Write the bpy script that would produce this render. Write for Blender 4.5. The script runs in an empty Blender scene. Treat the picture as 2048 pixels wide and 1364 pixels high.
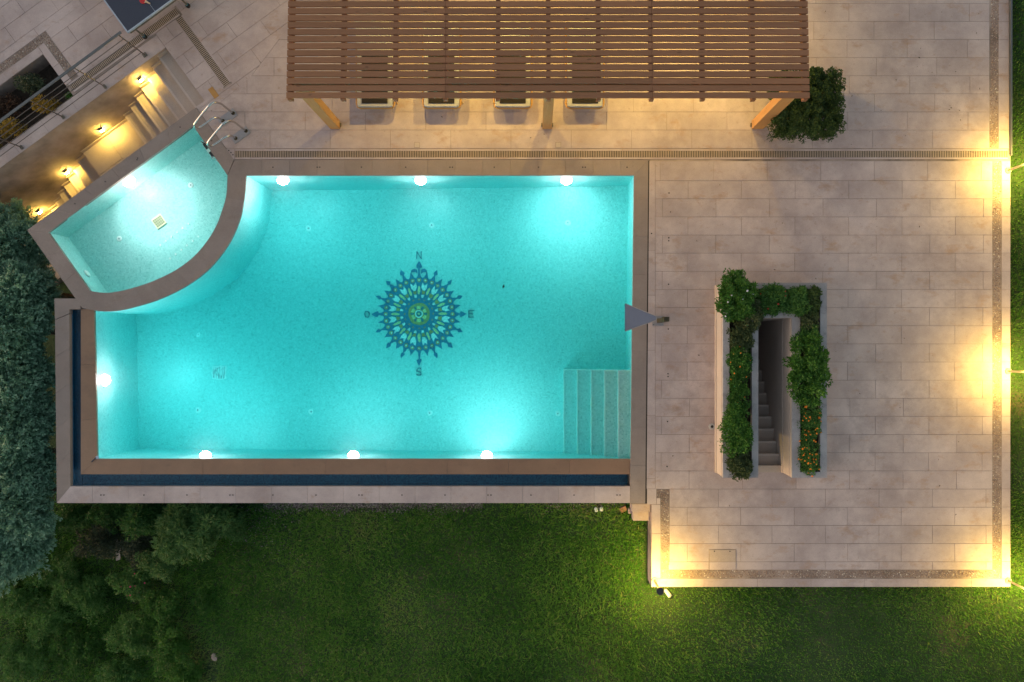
import bpy, bmesh, math, random
import numpy as np
from mathutils import Vector, Matrix

random.seed(7)
RNG = np.random.default_rng(7)
SC = bpy.context.scene
COL = SC.collection
S = 86.0                     # plan units per metre (the site plan below is in plan units, y down)
NX, NY = 1070.0, 698.0       # plan point straight below the drone
H = 15.876                   # drone height, metres

# ------------------------------------------------------------------ camera
cam = bpy.data.cameras.new('camera')
cam.sensor_width = 36.0
cam.lens = 24.0
cam.shift_x = -46.0 / 2048.0
cam.shift_y = 16.0 / 2048.0
cam.clip_start = 0.1
cam.clip_end = 400.0
camo = bpy.data.objects.new('camera', cam)
COL.objects.link(camo)
camo.location = (0, 0, H)
SC.camera = camo

# ------------------------------------------------------------------ sky (dusk, glow in the west)
world = bpy.data.worlds.new('World')
SC.world = world
world.use_nodes = True
wn = world.node_tree
for n in list(wn.nodes):
    wn.nodes.remove(n)
sky = wn.nodes.new('ShaderNodeTexSky')
sky.sky_type = 'NISHITA'
sky.sun_disc = False
sky.sun_elevation = math.radians(3.0)
sky.sun_rotation = math.radians(-100.0)
sky.air_density = 1.0
sky.dust_density = 2.0
sky.ozone_density = 1.0
hsv = wn.nodes.new('ShaderNodeHueSaturation')
hsv.inputs['Saturation'].default_value = 0.72
bg = wn.nodes.new('ShaderNodeBackground')
bg.inputs['Strength'].default_value = 0.15
wo = wn.nodes.new('ShaderNodeOutputWorld')
wn.links.new(sky.outputs[0], hsv.inputs['Color'])
wn.links.new(hsv.outputs[0], bg.inputs['Color'])
wn.links.new(bg.outputs[0], wo.inputs['Surface'])

# last glow of the sun: weak, very soft
sl = bpy.data.lights.new('sun', 'SUN')
sl.energy = 0.10
sl.angle = math.radians(40)
sl.color = (1.0, 0.72, 0.52)
so = bpy.data.objects.new('sun', sl)
COL.objects.link(so)
so.rotation_euler = (math.radians(8), math.radians(-62), 0)

SC.view_settings.view_transform = 'Standard'
SC.view_settings.look = 'None'
SC.view_settings.gamma = 1.0
SC.view_settings.exposure = 1.85
SC.render.engine = 'CYCLES'
SC.cycles.use_denoising = True
SC.cycles.sample_clamp_indirect = 2.0
SC.cycles.sample_clamp_direct = 0.0
SC.cycles.max_bounces = 7
SC.cycles.use_adaptive_sampling = True
SC.cycles.adaptive_threshold = 0.02
SC.cycles.transmission_bounces = 8
SC.cycles.transparent_max_bounces = 8
SC.cycles.caustics_reflective = False
SC.cycles.caustics_refractive = True
SC.cycles.blur_glossy = 0.5

# ------------------------------------------------------------------ helpers
def W(px, py, z=0.0):
    return ((px - NX) / S, (NY - py) / S, z)

def at(px, py, z):
    """plan point of something surveyed at height z from the aerial picture"""
    k = (H - z) / H
    return (NX + (px - NX) * k, NY + (py - NY) * k)

U = (0.809, -0.589)
V = (0.589, 0.809)
def D(u, v):                 # plan point in the rotated frame of the spa and the garden stairs
    return (331 + U[0] * u + V[0] * v, 95 + U[1] * u + V[1] * v)
def D_inv(px, py):
    dx, dy = px - 331, py - 95
    det = U[0] * V[1] - U[1] * V[0]
    return ((dx * V[1] - dy * V[0]) / det, (-dx * U[1] + dy * U[0]) / det)

def tag(o, label=None, cat=None, group=None, kind=None):
    if label: o['label'] = label
    if cat: o['category'] = cat
    if group: o['group'] = group
    if kind: o['kind'] = kind
    return o

def empty(name, loc=(0, 0, 0), rz=0.0):
    o = bpy.data.objects.new(name, None)
    COL.objects.link(o)
    o.location = loc
    o.rotation_euler = (0, 0, rz)
    o.empty_display_size = 0.2
    return o

def link(name, me, parent=None, loc=(0, 0, 0)):
    o = bpy.data.objects.new(name, me)
    COL.objects.link(o)
    o.location = loc
    if parent is not None:
        o.parent = parent
    return o

def area2(poly):
    a = 0
    for i in range(len(poly)):
        x0, y0 = poly[i][:2]; x1, y1 = poly[(i + 1) % len(poly)][:2]
        a += x0 * y1 - x1 * y0
    return a

class MB:
    def __init__(self):
        self.v = []; self.f = []
    def box(self, x0, x1, y0, y1, z0, z1):
        b = len(self.v)
        if x0 > x1: x0, x1 = x1, x0
        if y0 > y1: y0, y1 = y1, y0
        self.v += [(x0, y0, z0), (x1, y0, z0), (x1, y1, z0), (x0, y1, z0), (x0, y0, z1), (x1, y0, z1), (x1, y1, z1), (x0, y1, z1)]
        self.f += [tuple(b + i for i in q) for q in ((0, 3, 2, 1), (4, 5, 6, 7), (0, 1, 5, 4), (1, 2, 6, 5), (2, 3, 7, 6), (3, 0, 4, 7))]
        return self
    def prism(self, poly, z0, z1, bottom=True):
        """poly: metre coordinates"""
        p = list(poly)
        if area2(p) < 0: p = p[::-1]
        n = len(p); b = len(self.v)
        zz0 = z0 if hasattr(z0, '__len__') else [z0] * n
        zz1 = z1 if hasattr(z1, '__len__') else [z1] * n
        self.v += [(q[0], q[1], zz0[i]) for i, q in enumerate(p)] + [(q[0], q[1], zz1[i]) for i, q in enumerate(p)]
        self.f.append(tuple(b + n + i for i in range(n)))
        if bottom: self.f.append(tuple(b + n - 1 - i for i in range(n)))
        for i in range(n):
            j = (i + 1) % n
            self.f.append((b + i, b + j, b + n + j, b + n + i))
        return self
    def cyl(self, c, r0, r1, z0, z1, n=16, cap=True):
        b = len(self.v)
        for k in range(n):
            a = 2 * math.pi * k / n
            self.v.append((c[0] + r0 * math.cos(a), c[1] + r0 * math.sin(a), z0))
        for k in range(n):
            a = 2 * math.pi * k / n
            self.v.append((c[0] + r1 * math.cos(a), c[1] + r1 * math.sin(a), z1))
        for k in range(n):
            j = (k + 1) % n
            self.f.append((b + k, b + j, b + n + j, b + n + k))
        if cap:
            self.f.append(tuple(b + n + k for k in range(n)))
            self.f.append(tuple(b + n - 1 - k for k in range(n)))
        return self
    def tube(self, path, r, n=8, cap=True, flat=None):
        pts = [Vector(p) for p in path]
        b = len(self.v); m = len(pts)
        up = Vector((0, 0, 1))
        prev = None
        for i, p in enumerate(pts):
            d = (pts[min(i + 1, m - 1)] - pts[max(i - 1, 0)]).normalized()
            if prev is None:
                a = up if abs(d.dot(up)) < 0.9 else Vector((1, 0, 0))
                x = d.cross(a).normalized()
            else:
                x = (prev - d * prev.dot(d)).normalized()
            prev = x
            y = d.cross(x).normalized()
            rr = r[i] if hasattr(r, '__len__') else r
            for k in range(n):
                a = 2 * math.pi * k / n
                self.v.append(tuple(p + x * (rr * math.cos(a)) + y * (rr * math.sin(a))))
        for i in range(m - 1):
            for k in range(n):
                j = (k + 1) % n
                self.f.append((b + i * n + k, b + i * n + j, b + (i + 1) * n + j, b + (i + 1) * n + k))
        if cap:
            self.f.append(tuple(b + n - 1 - k for k in range(n)))
            self.f.append(tuple(b + (m - 1) * n + k for k in range(n)))
        return self
    def dome(self, c, axis, r, depth, n=14, rings=5):
        """half ellipsoid bulging along axis"""
        ax = Vector(axis).normalized()
        a = Vector((0, 0, 1)) if abs(ax.z) < 0.9 else Vector((1, 0, 0))
        x = ax.cross(a).normalized(); y = ax.cross(x).normalized()
        b = len(self.v); c = Vector(c)
        for i in range(rings):
            t = i / rings * math.pi / 2
            for k in range(n):
                q = 2 * math.pi * k / n
                self.v.append(tuple(c + x * (r * math.cos(t) * math.cos(q)) + y * (r * math.cos(t) * math.sin(q)) + ax * (depth * math.sin(t))))
        self.v.append(tuple(c + ax * depth))
        top = len(self.v) - 1
        for i in range(rings - 1):
            for k in range(n):
                j = (k + 1) % n
                self.f.append((b + i * n + k, b + i * n + j, b + (i + 1) * n + j, b + (i + 1) * n + k))
        for k in range(n):
            self.f.append((b + (rings - 1) * n + k, b + (rings - 1) * n + (k + 1) % n, top))
        return self
    def mesh(self, name, mat, smooth=False):
        me = bpy.data.meshes.new(name)
        me.from_pydata(self.v, [], self.f)
        me.materials.append(mat)
        if smooth:
            me.polygons.foreach_set('use_smooth', [True] * len(me.polygons))
        me.update()
        return me
    def build(self, name, mat, parent=None, smooth=False, bevel=0.0):
        o = link(name, self.mesh(name, mat, smooth), parent)
        if bevel:
            md = o.modifiers.new('bevel', 'BEVEL'); md.width = bevel; md.segments = 2; md.limit_method = 'ANGLE'
        return o

def WP(poly):
    return [W(*p)[:2] for p in poly]
def DP(poly):
    return [W(*D(*p))[:2] for p in poly]
def rect(x0, x1, y0, y1):
    return [(x0, y0), (x1, y0), (x1, y1), (x0, y1)]

def clip_convex(subj, clip):
    if area2(clip) < 0: clip = clip[::-1]
    out = list(subj)
    for i in range(len(clip)):
        ax, ay = clip[i]; bx, by = clip[(i + 1) % len(clip)]
        def side(p): return (bx - ax) * (p[1] - ay) - (by - ay) * (p[0] - ax)
        inp = out; out = []
        for j in range(len(inp)):
            p, q = inp[j], inp[(j + 1) % len(inp)]
            sp, sq = side(p), side(q)
            if sp >= 0: out.append(p)
            if (sp >= 0) != (sq >= 0):
                t = sp / (sp - sq)
                out.append((p[0] + (q[0] - p[0]) * t, p[1] + (q[1] - p[1]) * t))
        if len(out) < 3: return []
    return out

# ------------------------------------------------------------------ materials
class NT:
    def __init__(self, name):
        self.m = bpy.data.materials.new(name)
        self.m.use_nodes = True
        self.t = self.m.node_tree
        self.b = self.t.nodes['Principled BSDF']
        self.out = self.t.nodes['Material Output']
    def n(self, typ, **kw):
        nd = self.t.nodes.new(typ)
        for k, v in kw.items(): setattr(nd, k, v)
        return nd
    def l(self, a, b): self.t.links.new(a, b)
    def pos(self):
        return self.n('ShaderNodeNewGeometry').outputs['Position']
    def noise(self, scale, detail=4, rough=0.6, vec=None, stretch=None):
        v = vec if vec is not None else self.pos()
        if stretch:
            mp = self.n('ShaderNodeMapping'); mp.inputs['Scale'].default_value = stretch
            self.l(v, mp.inputs['Vector']); v = mp.outputs[0]
        nz = self.n('ShaderNodeTexNoise')
        nz.inputs['Scale'].default_value = scale
        nz.inputs['Detail'].default_value = detail
        nz.inputs['Roughness'].default_value = rough
        self.l(v, nz.inputs['Vector'])
        return nz.outputs['Fac']
    def ramp(self, fac, stops):
        r = self.n('ShaderNodeValToRGB')
        e = r.color_ramp.elements
        while len(e) < len(stops): e.new(0.5)
        for i, (p, c) in enumerate(stops):
            e[i].position = p
            e[i].color = (c[0], c[1], c[2], 1) if hasattr(c, '__len__') else (c, c, c, 1)
        self.l(fac, r.inputs[0])
        return r.outputs[0]
    def mix(self, fac, a, b, blend='MIX'):
        m = self.n('ShaderNodeMix', data_type='RGBA', blend_type=blend)
        for sock, val in ((m.inputs[0], fac), (m.inputs[6], a), (m.inputs[7], b)):
            if isinstance(val, (int, float)): sock.default_value = val
            elif isinstance(val, tuple): sock.default_value = (val[0], val[1], val[2], 1)
            else: self.l(val, sock)
        return m.outputs[2]
    def math(self, op, a, b=None):
        m = self.n('ShaderNodeMath', operation=op)
        for i, v in enumerate((a, b)):
            if v is None: continue
            if isinstance(v, (int, float)): m.inputs[i].default_value = v
            else: self.l(v, m.inputs[i])
        return m.outputs[0]
    def base(self, c):
        if isinstance(c, tuple): self.b.inputs['Base Color'].default_value = (c[0], c[1], c[2], 1)
        else: self.l(c, self.b.inputs['Base Color'])
        return self
    def set(self, **kw):
        for k, v in kw.items():
            self.b.inputs[k.replace('_', ' ')].default_value = v
        return self
    def bump(self, h, strength=0.3, dist=0.01):
        bp = self.n('ShaderNodeBump')
        bp.inputs['Strength'].default_value = strength
        bp.inputs['Distance'].default_value = dist
        self.l(h, bp.inputs['Height'])
        self.l(bp.outputs[0], self.b.inputs['Normal'])
        return self

def plain(name, c, rough=0.6, metal=0.0, var=0.12, vscale=8.0):
    t = NT(name)
    nz = t.noise(vscale, 4)
    lo = tuple(x * (1 - var) for x in c); hi = tuple(min(1, x * (1 + var)) for x in c)
    t.base(t.ramp(nz, [(0.3, lo), (0.7, hi)]))
    t.set(Roughness=rough, Metallic=metal)
    return t.m

def stone(name, lo, hi, stain, stain_amt=0.5, per_piece=0.10, grain=0.16, rough=0.75):
    t = NT(name)
    big = t.noise(0.75, 7, 0.68)
    c = t.ramp(big, [(0.33, lo), (0.64, hi)])
    # rusty weather stains with a shape of their own
    sn = t.noise(1.7, 6, 0.65, stretch=(1.0, 1.6, 1.0))
    sm = t.ramp(sn, [(0.56, 0.0), (0.74, 1.0)])
    c = t.mix(t.math('MULTIPLY', sm, stain_amt), c, stain)
    sn2 = t.noise(9.0, 5, 0.7)
    sm2 = t.ramp(sn2, [(0.60, 0.0), (0.72, 1.0)])
    c = t.mix(t.math('MULTIPLY', sm2, stain_amt * 0.5), c, tuple(x * 0.62 for x in stain))
    # pale lime bloom
    pn = t.noise(1.1, 5, 0.55, stretch=(1.5, 1.0, 1.0))
    pm = t.ramp(pn, [(0.60, 0.0), (0.75, 1.0)])
    c = t.mix(t.math('MULTIPLY', pm, 0.35), c, tuple(min(1, x * 1.3) for x in hi))
    # grey weathering in broken patches
    wn1 = t.noise(2.6, 8, 0.75); wn2 = t.noise(0.35, 3, 0.5)
    wm = t.math('MULTIPLY', t.ramp(wn1, [(0.46, 0.0), (0.66, 1.0)]), t.ramp(wn2, [(0.42, 0.0), (0.62, 1.0)]))
    c = t.mix(t.math('MULTIPLY', wm, stain_amt * 0.48), c, tuple(x * 0.60 for x in lo))
    gr = t.noise(70.0, 3, 0.7)
    g = t.ramp(gr, [(0.25, 1 - grain), (0.75, 1 + grain)])
    c = t.mix(1.0, c, g, 'MULTIPLY')
    oi = t.n('ShaderNodeObjectInfo')
    pr = t.ramp(oi.outputs['Random'], [(0.0, (1 - per_piece, 1 - per_piece, 1 - per_piece)), (0.5, (1, 0.985, 0.97)), (1.0, (1 + per_piece * 0.7, 1 + per_piece * 0.7, 1 + per_piece * 0.7))])
    c = t.mix(1.0, c, pr, 'MULTIPLY')
    t.base(c)
    t.set(Roughness=rough)
    t.bump(gr, 0.25, 0.004)
    return t.m

M = {}
M['paver'] = stone('limestone_paver', (0.345, 0.275, 0.270), (0.51, 0.422, 0.412), (0.36, 0.23, 0.155), 0.85, 0.055)
M['coping'] = stone('coping_limestone', (0.225, 0.18, 0.165), (0.285, 0.23, 0.21), (0.20, 0.14, 0.105), 0.5, 0.06)
M['wet_coping'] = stone('damp_overflow_stone', (0.21, 0.125, 0.08), (0.27, 0.165, 0.105), (0.13, 0.09, 0.07), 0.5, 0.05, rough=0.4)
M['pale_stone'] = stone('pale_wall_stone', (0.41, 0.345, 0.31), (0.48, 0.41, 0.37), (0.36, 0.28, 0.22), 0.25, 0.04)
M['lichen'] = stone('weathered_wall_top', (0.28, 0.26, 0.265), (0.43, 0.40, 0.40), (0.11, 0.105, 0.11), 0.9, 0.03)
M['stair_stone'] = stone('stair_limestone', (0.40, 0.33, 0.285), (0.46, 0.385, 0.335), (0.31, 0.22, 0.16), 0.35, 0.05)
M['nosing'] = stone('stair_nosing', (0.50, 0.42, 0.37), (0.58, 0.49, 0.43), (0.40, 0.31, 0.25), 0.2, 0.05)
M['render'] = stone('rendered_wall', (0.46, 0.37, 0.285), (0.51, 0.41, 0.32), (0.40, 0.30, 0.22), 0.10, 0.0, grain=0.14)
M['lid'] = stone('cover_stone', (0.33, 0.26, 0.225), (0.42, 0.34, 0.30), (0.27, 0.17, 0.12), 0.7, 0.0)
M['joint'] = plain('joint_mortar', (0.27, 0.215, 0.19), 0.95, var=0.5, vscale=1.3)
M['grate'] = plain('drain_bars', (0.36, 0.275, 0.215), 0.7)
M['pit'] = plain('drain_pit', (0.03, 0.025, 0.02), 0.9)
M['hole'] = plain('socket_black', (0.012, 0.012, 0.012), 0.8)
M['soil'] = plain('dark_soil', (0.035, 0.025, 0.018), 0.95, var=0.5, vscale=20)
M['white_plastic'] = plain('white_plastic', (0.86, 0.88, 0.86), 0.5, var=0.04)
M['cream_plastic'] = plain('cream_plastic', (0.62, 0.58, 0.36), 0.5)
M['steel'] = plain('polished_steel', (0.62, 0.60, 0.58), 0.18, 1.0, var=0.05)
M['plate'] = plain('brushed_plate', (0.30, 0.29, 0.31), 0.45, 0.3)
M['rail'] = plain('painted_rail', (0.10, 0.11, 0.12), 0.45, 0.2)
M['rail_bar'] = plain('rail_bars', (0.11, 0.09, 0.085), 0.5, 0.2)
M['spout_blue'] = plain('spout_steel', (0.17, 0.18, 0.24), 0.45, 0.0, var=0.06, vscale=3)
M['spout_neck'] = plain('spout_neck_bronze', (0.042, 0.033, 0.016), 0.8, 0.0)
M['table'] = plain('table_blue', (0.024, 0.033, 0.062), 0.55, var=0.15, vscale=60)
M['table_edge'] = plain('table_edging', (0.36, 0.42, 0.52), 0.4)
M['frame_grey'] = plain('table_frame', (0.14, 0.13, 0.11), 0.5, 0.3)
M['rubber'] = plain('black_rubber', (0.015, 0.015, 0.017), 0.6)
M['caster_blue'] = plain('caster_blue', (0.02, 0.13, 0.20), 0.4)
M['paddle_red'] = plain('paddle_rubber', (0.45, 0.015, 0.02), 0.6)
M['paddle_wood'] = plain('paddle_wood', (0.55, 0.42, 0.28), 0.5)
M['mattress'] = plain('outdoor_cushion', (0.33, 0.33, 0.35), 0.85)
M['towel'] = plain('dark_towel', (0.009, 0.006, 0.006), 0.95, var=0.5, vscale=40)
M['golden'] = plain('teak_rail', (0.42, 0.22, 0.06), 0.4)
M['lamp_metal'] = plain('lamp_paint', (0.27, 0.24, 0.20), 0.5, 0.2)
M['lamp_black'] = plain('lamp_cap', (0.03, 0.03, 0.033), 0.6)
M['cable_white'] = plain('white_paint', (0.7, 0.69, 0.66), 0.5)
M['rock'] = plain('pink_rock', (0.42, 0.30, 0.25), 0.85, var=0.25, vscale=30)
M['bark'] = plain('bark', (0.09, 0.065, 0.045), 0.9, var=0.35, vscale=25)
M['brickred'] = plain('brick_bit', (0.32, 0.16, 0.11), 0.9)

def wood(name, lo, hi, axis=(1.2, 30, 30)):
    t = NT(name)
    nz = t.noise(3.0, 6, 0.7, stretch=axis)
    c = t.ramp(nz, [(0.25, lo), (0.75, hi)])
    oi = t.n('ShaderNodeObjectInfo')
    c = t.mix(1.0, c, t.ramp(oi.outputs['Random'], [(0, 0.84), (1, 1.12)]), 'MULTIPLY')
    kn = t.noise(4.5, 2, 0.4, stretch=(1.0, 3.0, 1.0))
    c = t.mix(t.ramp(kn, [(0.70, 0.0), (0.76, 0.6)]), c, tuple(x * 0.45 for x in lo))
    t.base(c); t.set(Roughness=0.7)
    t.bump(nz, 0.3, 0.003)
    return t.m
M['slat'] = wood('pergola_larch', (0.20, 0.086, 0.040), (0.32, 0.148, 0.070))
M['post'] = wood('pergola_post', (0.34, 0.17, 0.06), (0.44, 0.24, 0.09), (20, 20, 1.2))

def mosaic(name, cols, size=0.030):
    t = NT(name)
    p = t.pos()
    add = t.n('ShaderNodeVectorMath', operation='ADD'); add.inputs[1].default_value = (0.0071, 0.0113, 0.0057)
    t.l(p, add.inputs[0])
    sc = t.n('ShaderNodeVectorMath', operation='SCALE'); sc.inputs['Scale'].default_value = 1.0 / size
    t.l(add.outputs[0], sc.inputs[0])
    fl = t.n('ShaderNodeVectorMath', operation='FLOOR'); t.l(sc.outputs[0], fl.inputs[0])
    wn_ = t.n('ShaderNodeTexWhiteNoise'); t.l(fl.outputs[0], wn_.inputs['Vector'])
    c = t.ramp(wn_.outputs['Value'], cols)
    t.base(c); t.set(Roughness=0.35)
    return t.m
AQ = [(0.0, (0.28, 0.55, 0.54)), (0.10, (0.37, 0.65, 0.635)), (0.6, (0.43, 0.70, 0.685)), (1.0, (0.52, 0.76, 0.74))]
M['mosaic'] = mosaic('aqua_mosaic', AQ, 0.032)
M['mosaic_edge'] = mosaic('pale_nosing_mosaic', [(0.0, (0.60, 0.85, 0.80)), (1.0, (0.75, 0.92, 0.88))])
M['mosaic_dark'] = mosaic('navy_mosaic', [(0.0, (0.008, 0.11, 0.22)), (1.0, (0.03, 0.23, 0.38))], 0.03)
def mos1(name, c):
    return mosaic(name, [(0.0, tuple(x * 0.72 for x in c)), (1.0, tuple(min(1, x * 1.2) for x in c))], 0.022)
M['c_blue'] = mos1('mosaic_blue', (0.035, 0.20, 0.34))
M['c_gold'] = mos1('mosaic_gold', (0.62, 0.33, 0.12))
M['c_lime'] = mos1('mosaic_lime', (0.90, 0.66, 0.32))
M['c_pale'] = mos1('mosaic_white', (0.85, 0.92, 0.88))
M['c_grey'] = mos1('mosaic_slate', (0.06, 0.20, 0.26))

def water(name, absorb, dens, ripple=0.10, haze=0.035):
    t = NT(name)
    t.t.nodes.remove(t.b)
    gl = t.n('ShaderNodeBsdfGlass'); gl.inputs['IOR'].default_value = 1.333; gl.inputs['Roughness'].default_value = 0.0
    gl.inputs['Color'].default_value = (1, 1, 1, 1)
    n1 = t.noise(9.0, 2, 0.5, stretch=(1.0, 0.55, 1.0))
    n2 = t.noise(2.3, 2, 0.5)
    sx = t.n('ShaderNodeSeparateXYZ'); t.l(t.pos(), sx.inputs[0])
    xx = t.math('ADD', t.math('MULTIPLY', sx.outputs['X'], 0.085), t.math('MULTIPLY', t.noise(0.3, 2, 0.5), 0.6))
    mask = t.ramp(xx, [(-0.0, 1.0), (0.16, 0.22)])   # livelier towards the overflow end
    h = t.math('ADD', t.math('MULTIPLY', t.math('MULTIPLY', n1, 0.35), mask), n2)
    bp = t.n('ShaderNodeBump'); bp.inputs['Strength'].default_value = ripple; bp.inputs['Distance'].default_value = 0.05
    t.l(h, bp.inputs['Height']); t.l(bp.outputs[0], gl.inputs['Normal'])
    t.l(gl.outputs[0], t.out.inputs['Surface'])
    va = t.n('ShaderNodeVolumeAbsorption')
    va.inputs['Color'].default_value = (*absorb, 1); va.inputs['Density'].default_value = dens
    # a little suspended haze, as in any pool: makes the glow round the lamps
    vs = t.n('ShaderNodeVolumeScatter'); vs.inputs['Color'].default_value = (0.75, 1.0, 1.0, 1); vs.inputs['Density'].default_value = haze; vs.inputs['Anisotropy'].default_value = 0.75
    ad = t.n('ShaderNodeAddShader'); t.l(va.outputs[0], ad.inputs[0]); t.l(vs.outputs[0], ad.inputs[1])
    t.l(ad.outputs[0], t.out.inputs['Volume'])
    return t.m
M['water'] = water('pool_water', (0.05, 0.925, 0.94), 0.56, 0.27, 0.045)
M['spa_water'] = water('spa_water', (0.06, 0.90, 0.90), 0.30, 0.05)
M['trough_water'] = water('trough_water', (0.2, 0.75, 0.9), 0.5, 0.08)

def emit(name, c, s):
    t = NT(name)
    t.t.nodes.remove(t.b)
    e = t.n('ShaderNodeEmission'); e.inputs['Color'].default_value = (*c, 1); e.inputs['Strength'].default_value = s
    t.l(e.outputs[0], t.out.inputs['Surface'])
    return t.m
WARM = (1.0, 0.66, 0.125)
M['e_pool'] = emit('pool_lens', (1.0, 0.78, 0.78), 96.0)
M['e_spa'] = emit('spa_lens', (1.0, 0.80, 0.74), 85.0)
M['e_bollard'] = emit('bollard_lens', WARM, 760.0)
M['e_sconce'] = emit('sconce_lens', WARM, 200.0)
M['e_downlight'] = emit('downlight_lens', WARM, 720.0)

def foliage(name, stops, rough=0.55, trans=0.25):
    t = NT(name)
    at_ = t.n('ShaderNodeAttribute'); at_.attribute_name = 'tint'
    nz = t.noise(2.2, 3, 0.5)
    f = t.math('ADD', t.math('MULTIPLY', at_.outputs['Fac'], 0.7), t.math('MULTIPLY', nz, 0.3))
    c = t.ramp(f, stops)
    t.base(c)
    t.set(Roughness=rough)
    tr = t.n('ShaderNodeBsdfTranslucent'); t.l(c, tr.inputs['Color'])
    mx = t.n('ShaderNodeMixShader'); mx.inputs[0].default_value = 0.38
    t.l(t.b.outputs[0], mx.inputs[1]); t.l(tr.outputs[0], mx.inputs[2]); t.l(mx.outputs[0], t.out.inputs['Surface'])
    t.b.inputs['Specular IOR Level'].default_value = 0.35
    return t.m
M['leaf_dark'] = foliage('hedge_leaf', [(0.1, (0.020, 0.042, 0.013)), (0.5, (0.042, 0.085, 0.022)), (0.95, (0.11, 0.17, 0.05))])
M['leaf_green'] = foliage('shrub_leaf', [(0.1, (0.024, 0.075, 0.011)), (0.5, (0.055, 0.165, 0.022)), (0.95, (0.13, 0.30, 0.048))])
M['leaf_varieg'] = foliage('variegated_leaf', [(0.1, (0.04, 0.07, 0.022)), (0.6, (0.10, 0.135, 0.05)), (0.95, (0.32, 0.31, 0.16))])
M['leaf_deep'] = foliage('deep_leaf', [(0.1, (0.020, 0.068, 0.015)), (0.5, (0.052, 0.155, 0.030)), (0.95, (0.13, 0.28, 0.062))])
M['leaf_blue'] = foliage('cypress_leaf', [(0.1, (0.045, 0.120, 0.075)), (0.5, (0.18, 0.34, 0.225)), (0.95, (0.40, 0.58, 0.42))])
M['leaf_gold'] = foliage('golden_leaf', [(0.1, (0.10, 0.07, 0.015)), (0.5, (0.24, 0.16, 0.02)), (0.95, (0.50, 0.30, 0.04))])
M['leaf_olive'] = foliage('olive_leaf', [(0.1, (0.02, 0.035, 0.02)), (0.5, (0.05, 0.075, 0.04)), (0.95, (0.11, 0.14, 0.08))])
M['leaf_red'] = foliage('bronze_leaf', [(0.1, (0.03, 0.014, 0.010)), (0.6, (0.06, 0.030, 0.018)), (0.95, (0.10, 0.06, 0.03))])
M['leaf_oleander'] = foliage('oleander_leaf', [(0.1, (0.025, 0.075, 0.021)), (0.5, (0.07, 0.18, 0.048)), (0.95, (0.25, 0.37, 0.11))])
M['blade'] = foliage('lawn_blade', [(0.05, (0.009, 0.050, 0.005)), (0.40, (0.044, 0.165, 0.012)), (0.70, (0.13, 0.29, 0.034)), (1.0, (0.27, 0.23, 0.11))])
M['fl_orange'] = plain('marigold', (0.75, 0.20, 0.01), 0.7)
M['fl_red'] = plain('red_bloom', (0.45, 0.02, 0.02), 0.7)
M['fl_white'] = plain('white_bloom', (0.70, 0.66, 0.72), 0.7)
M['fl_pink'] = plain('pink_bloom', (0.55, 0.05, 0.12), 0.7)

t = NT('lawn_ground')
g1 = t.noise(0.55, 6, 0.6); g2 = t.noise(14.0, 4, 0.7)
c = t.ramp(g1, [(0.42, (0.018, 0.048, 0.010)), (0.60, (0.032, 0.058, 0.018)), (0.72, (0.085, 0.068, 0.045))])
c = t.mix(1.0, c, t.ramp(g2, [(0.2, 0.55), (0.8, 1.45)]), 'MULTIPLY')
t.base(c); t.set(Roughness=0.95); t.bump(g2, 0.6, 0.03)
M['ground'] = t.m

t = NT('pebble')
a_ = t.n('ShaderNodeAttribute'); a_.attribute_name = 'tint'
t.base(t.ramp(a_.outputs['Fac'], [(0.0, (0.17, 0.105, 0.080)), (0.5, (0.30, 0.200, 0.155)), (0.93, (0.37, 0.28, 0.23)), (0.97, (0.60, 0.54, 0.48))]))
t.set(Roughness=0.6)
M['pebble'] = t.m
M['pebble_bed'] = plain('pebble_bed', (0.20, 0.14, 0.105), 0.95)
t = NT('gravel')
a_ = t.n('ShaderNodeAttribute'); a_.attribute_name = 'tint'
t.base(t.ramp(a_.outputs['Fac'], [(0.0, (0.06, 0.05, 0.048)), (0.6, (0.16, 0.135, 0.13)), (1.0, (0.42, 0.37, 0.35))]))
t.set(Roughness=0.8)
M['gravel'] = t.m

# ------------------------------------------------------------------ batch geometry (numpy)
def np_mesh(name, verts, faces, mat, tint=None, smooth=False):
    me = bpy.data.meshes.new(name)
    nv, nf = len(verts), len(faces)
    k = faces.shape[1]
    me.vertices.add(nv); me.loops.add(nf * k); me.polygons.add(nf)
    me.vertices.foreach_set('co', verts.astype(np.float32).ravel())
    me.loops.foreach_set('vertex_index', faces.astype(np.int32).ravel())
    me.polygons.foreach_set('loop_start', np.arange(0, nf * k, k, dtype=np.int32))
    if smooth: me.polygons.foreach_set('use_smooth', np.ones(nf, dtype=bool))
    me.materials.append(mat)
    if tint is not None:
        at_ = me.attributes.new('tint', 'FLOAT', 'POINT')
        at_.data.foreach_set('value', tint.astype(np.float32))
    me.update(calc_edges=True)
    return me

def unit(a):
    return a / (np.linalg.norm(a, axis=1, keepdims=True) + 1e-9)

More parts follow.
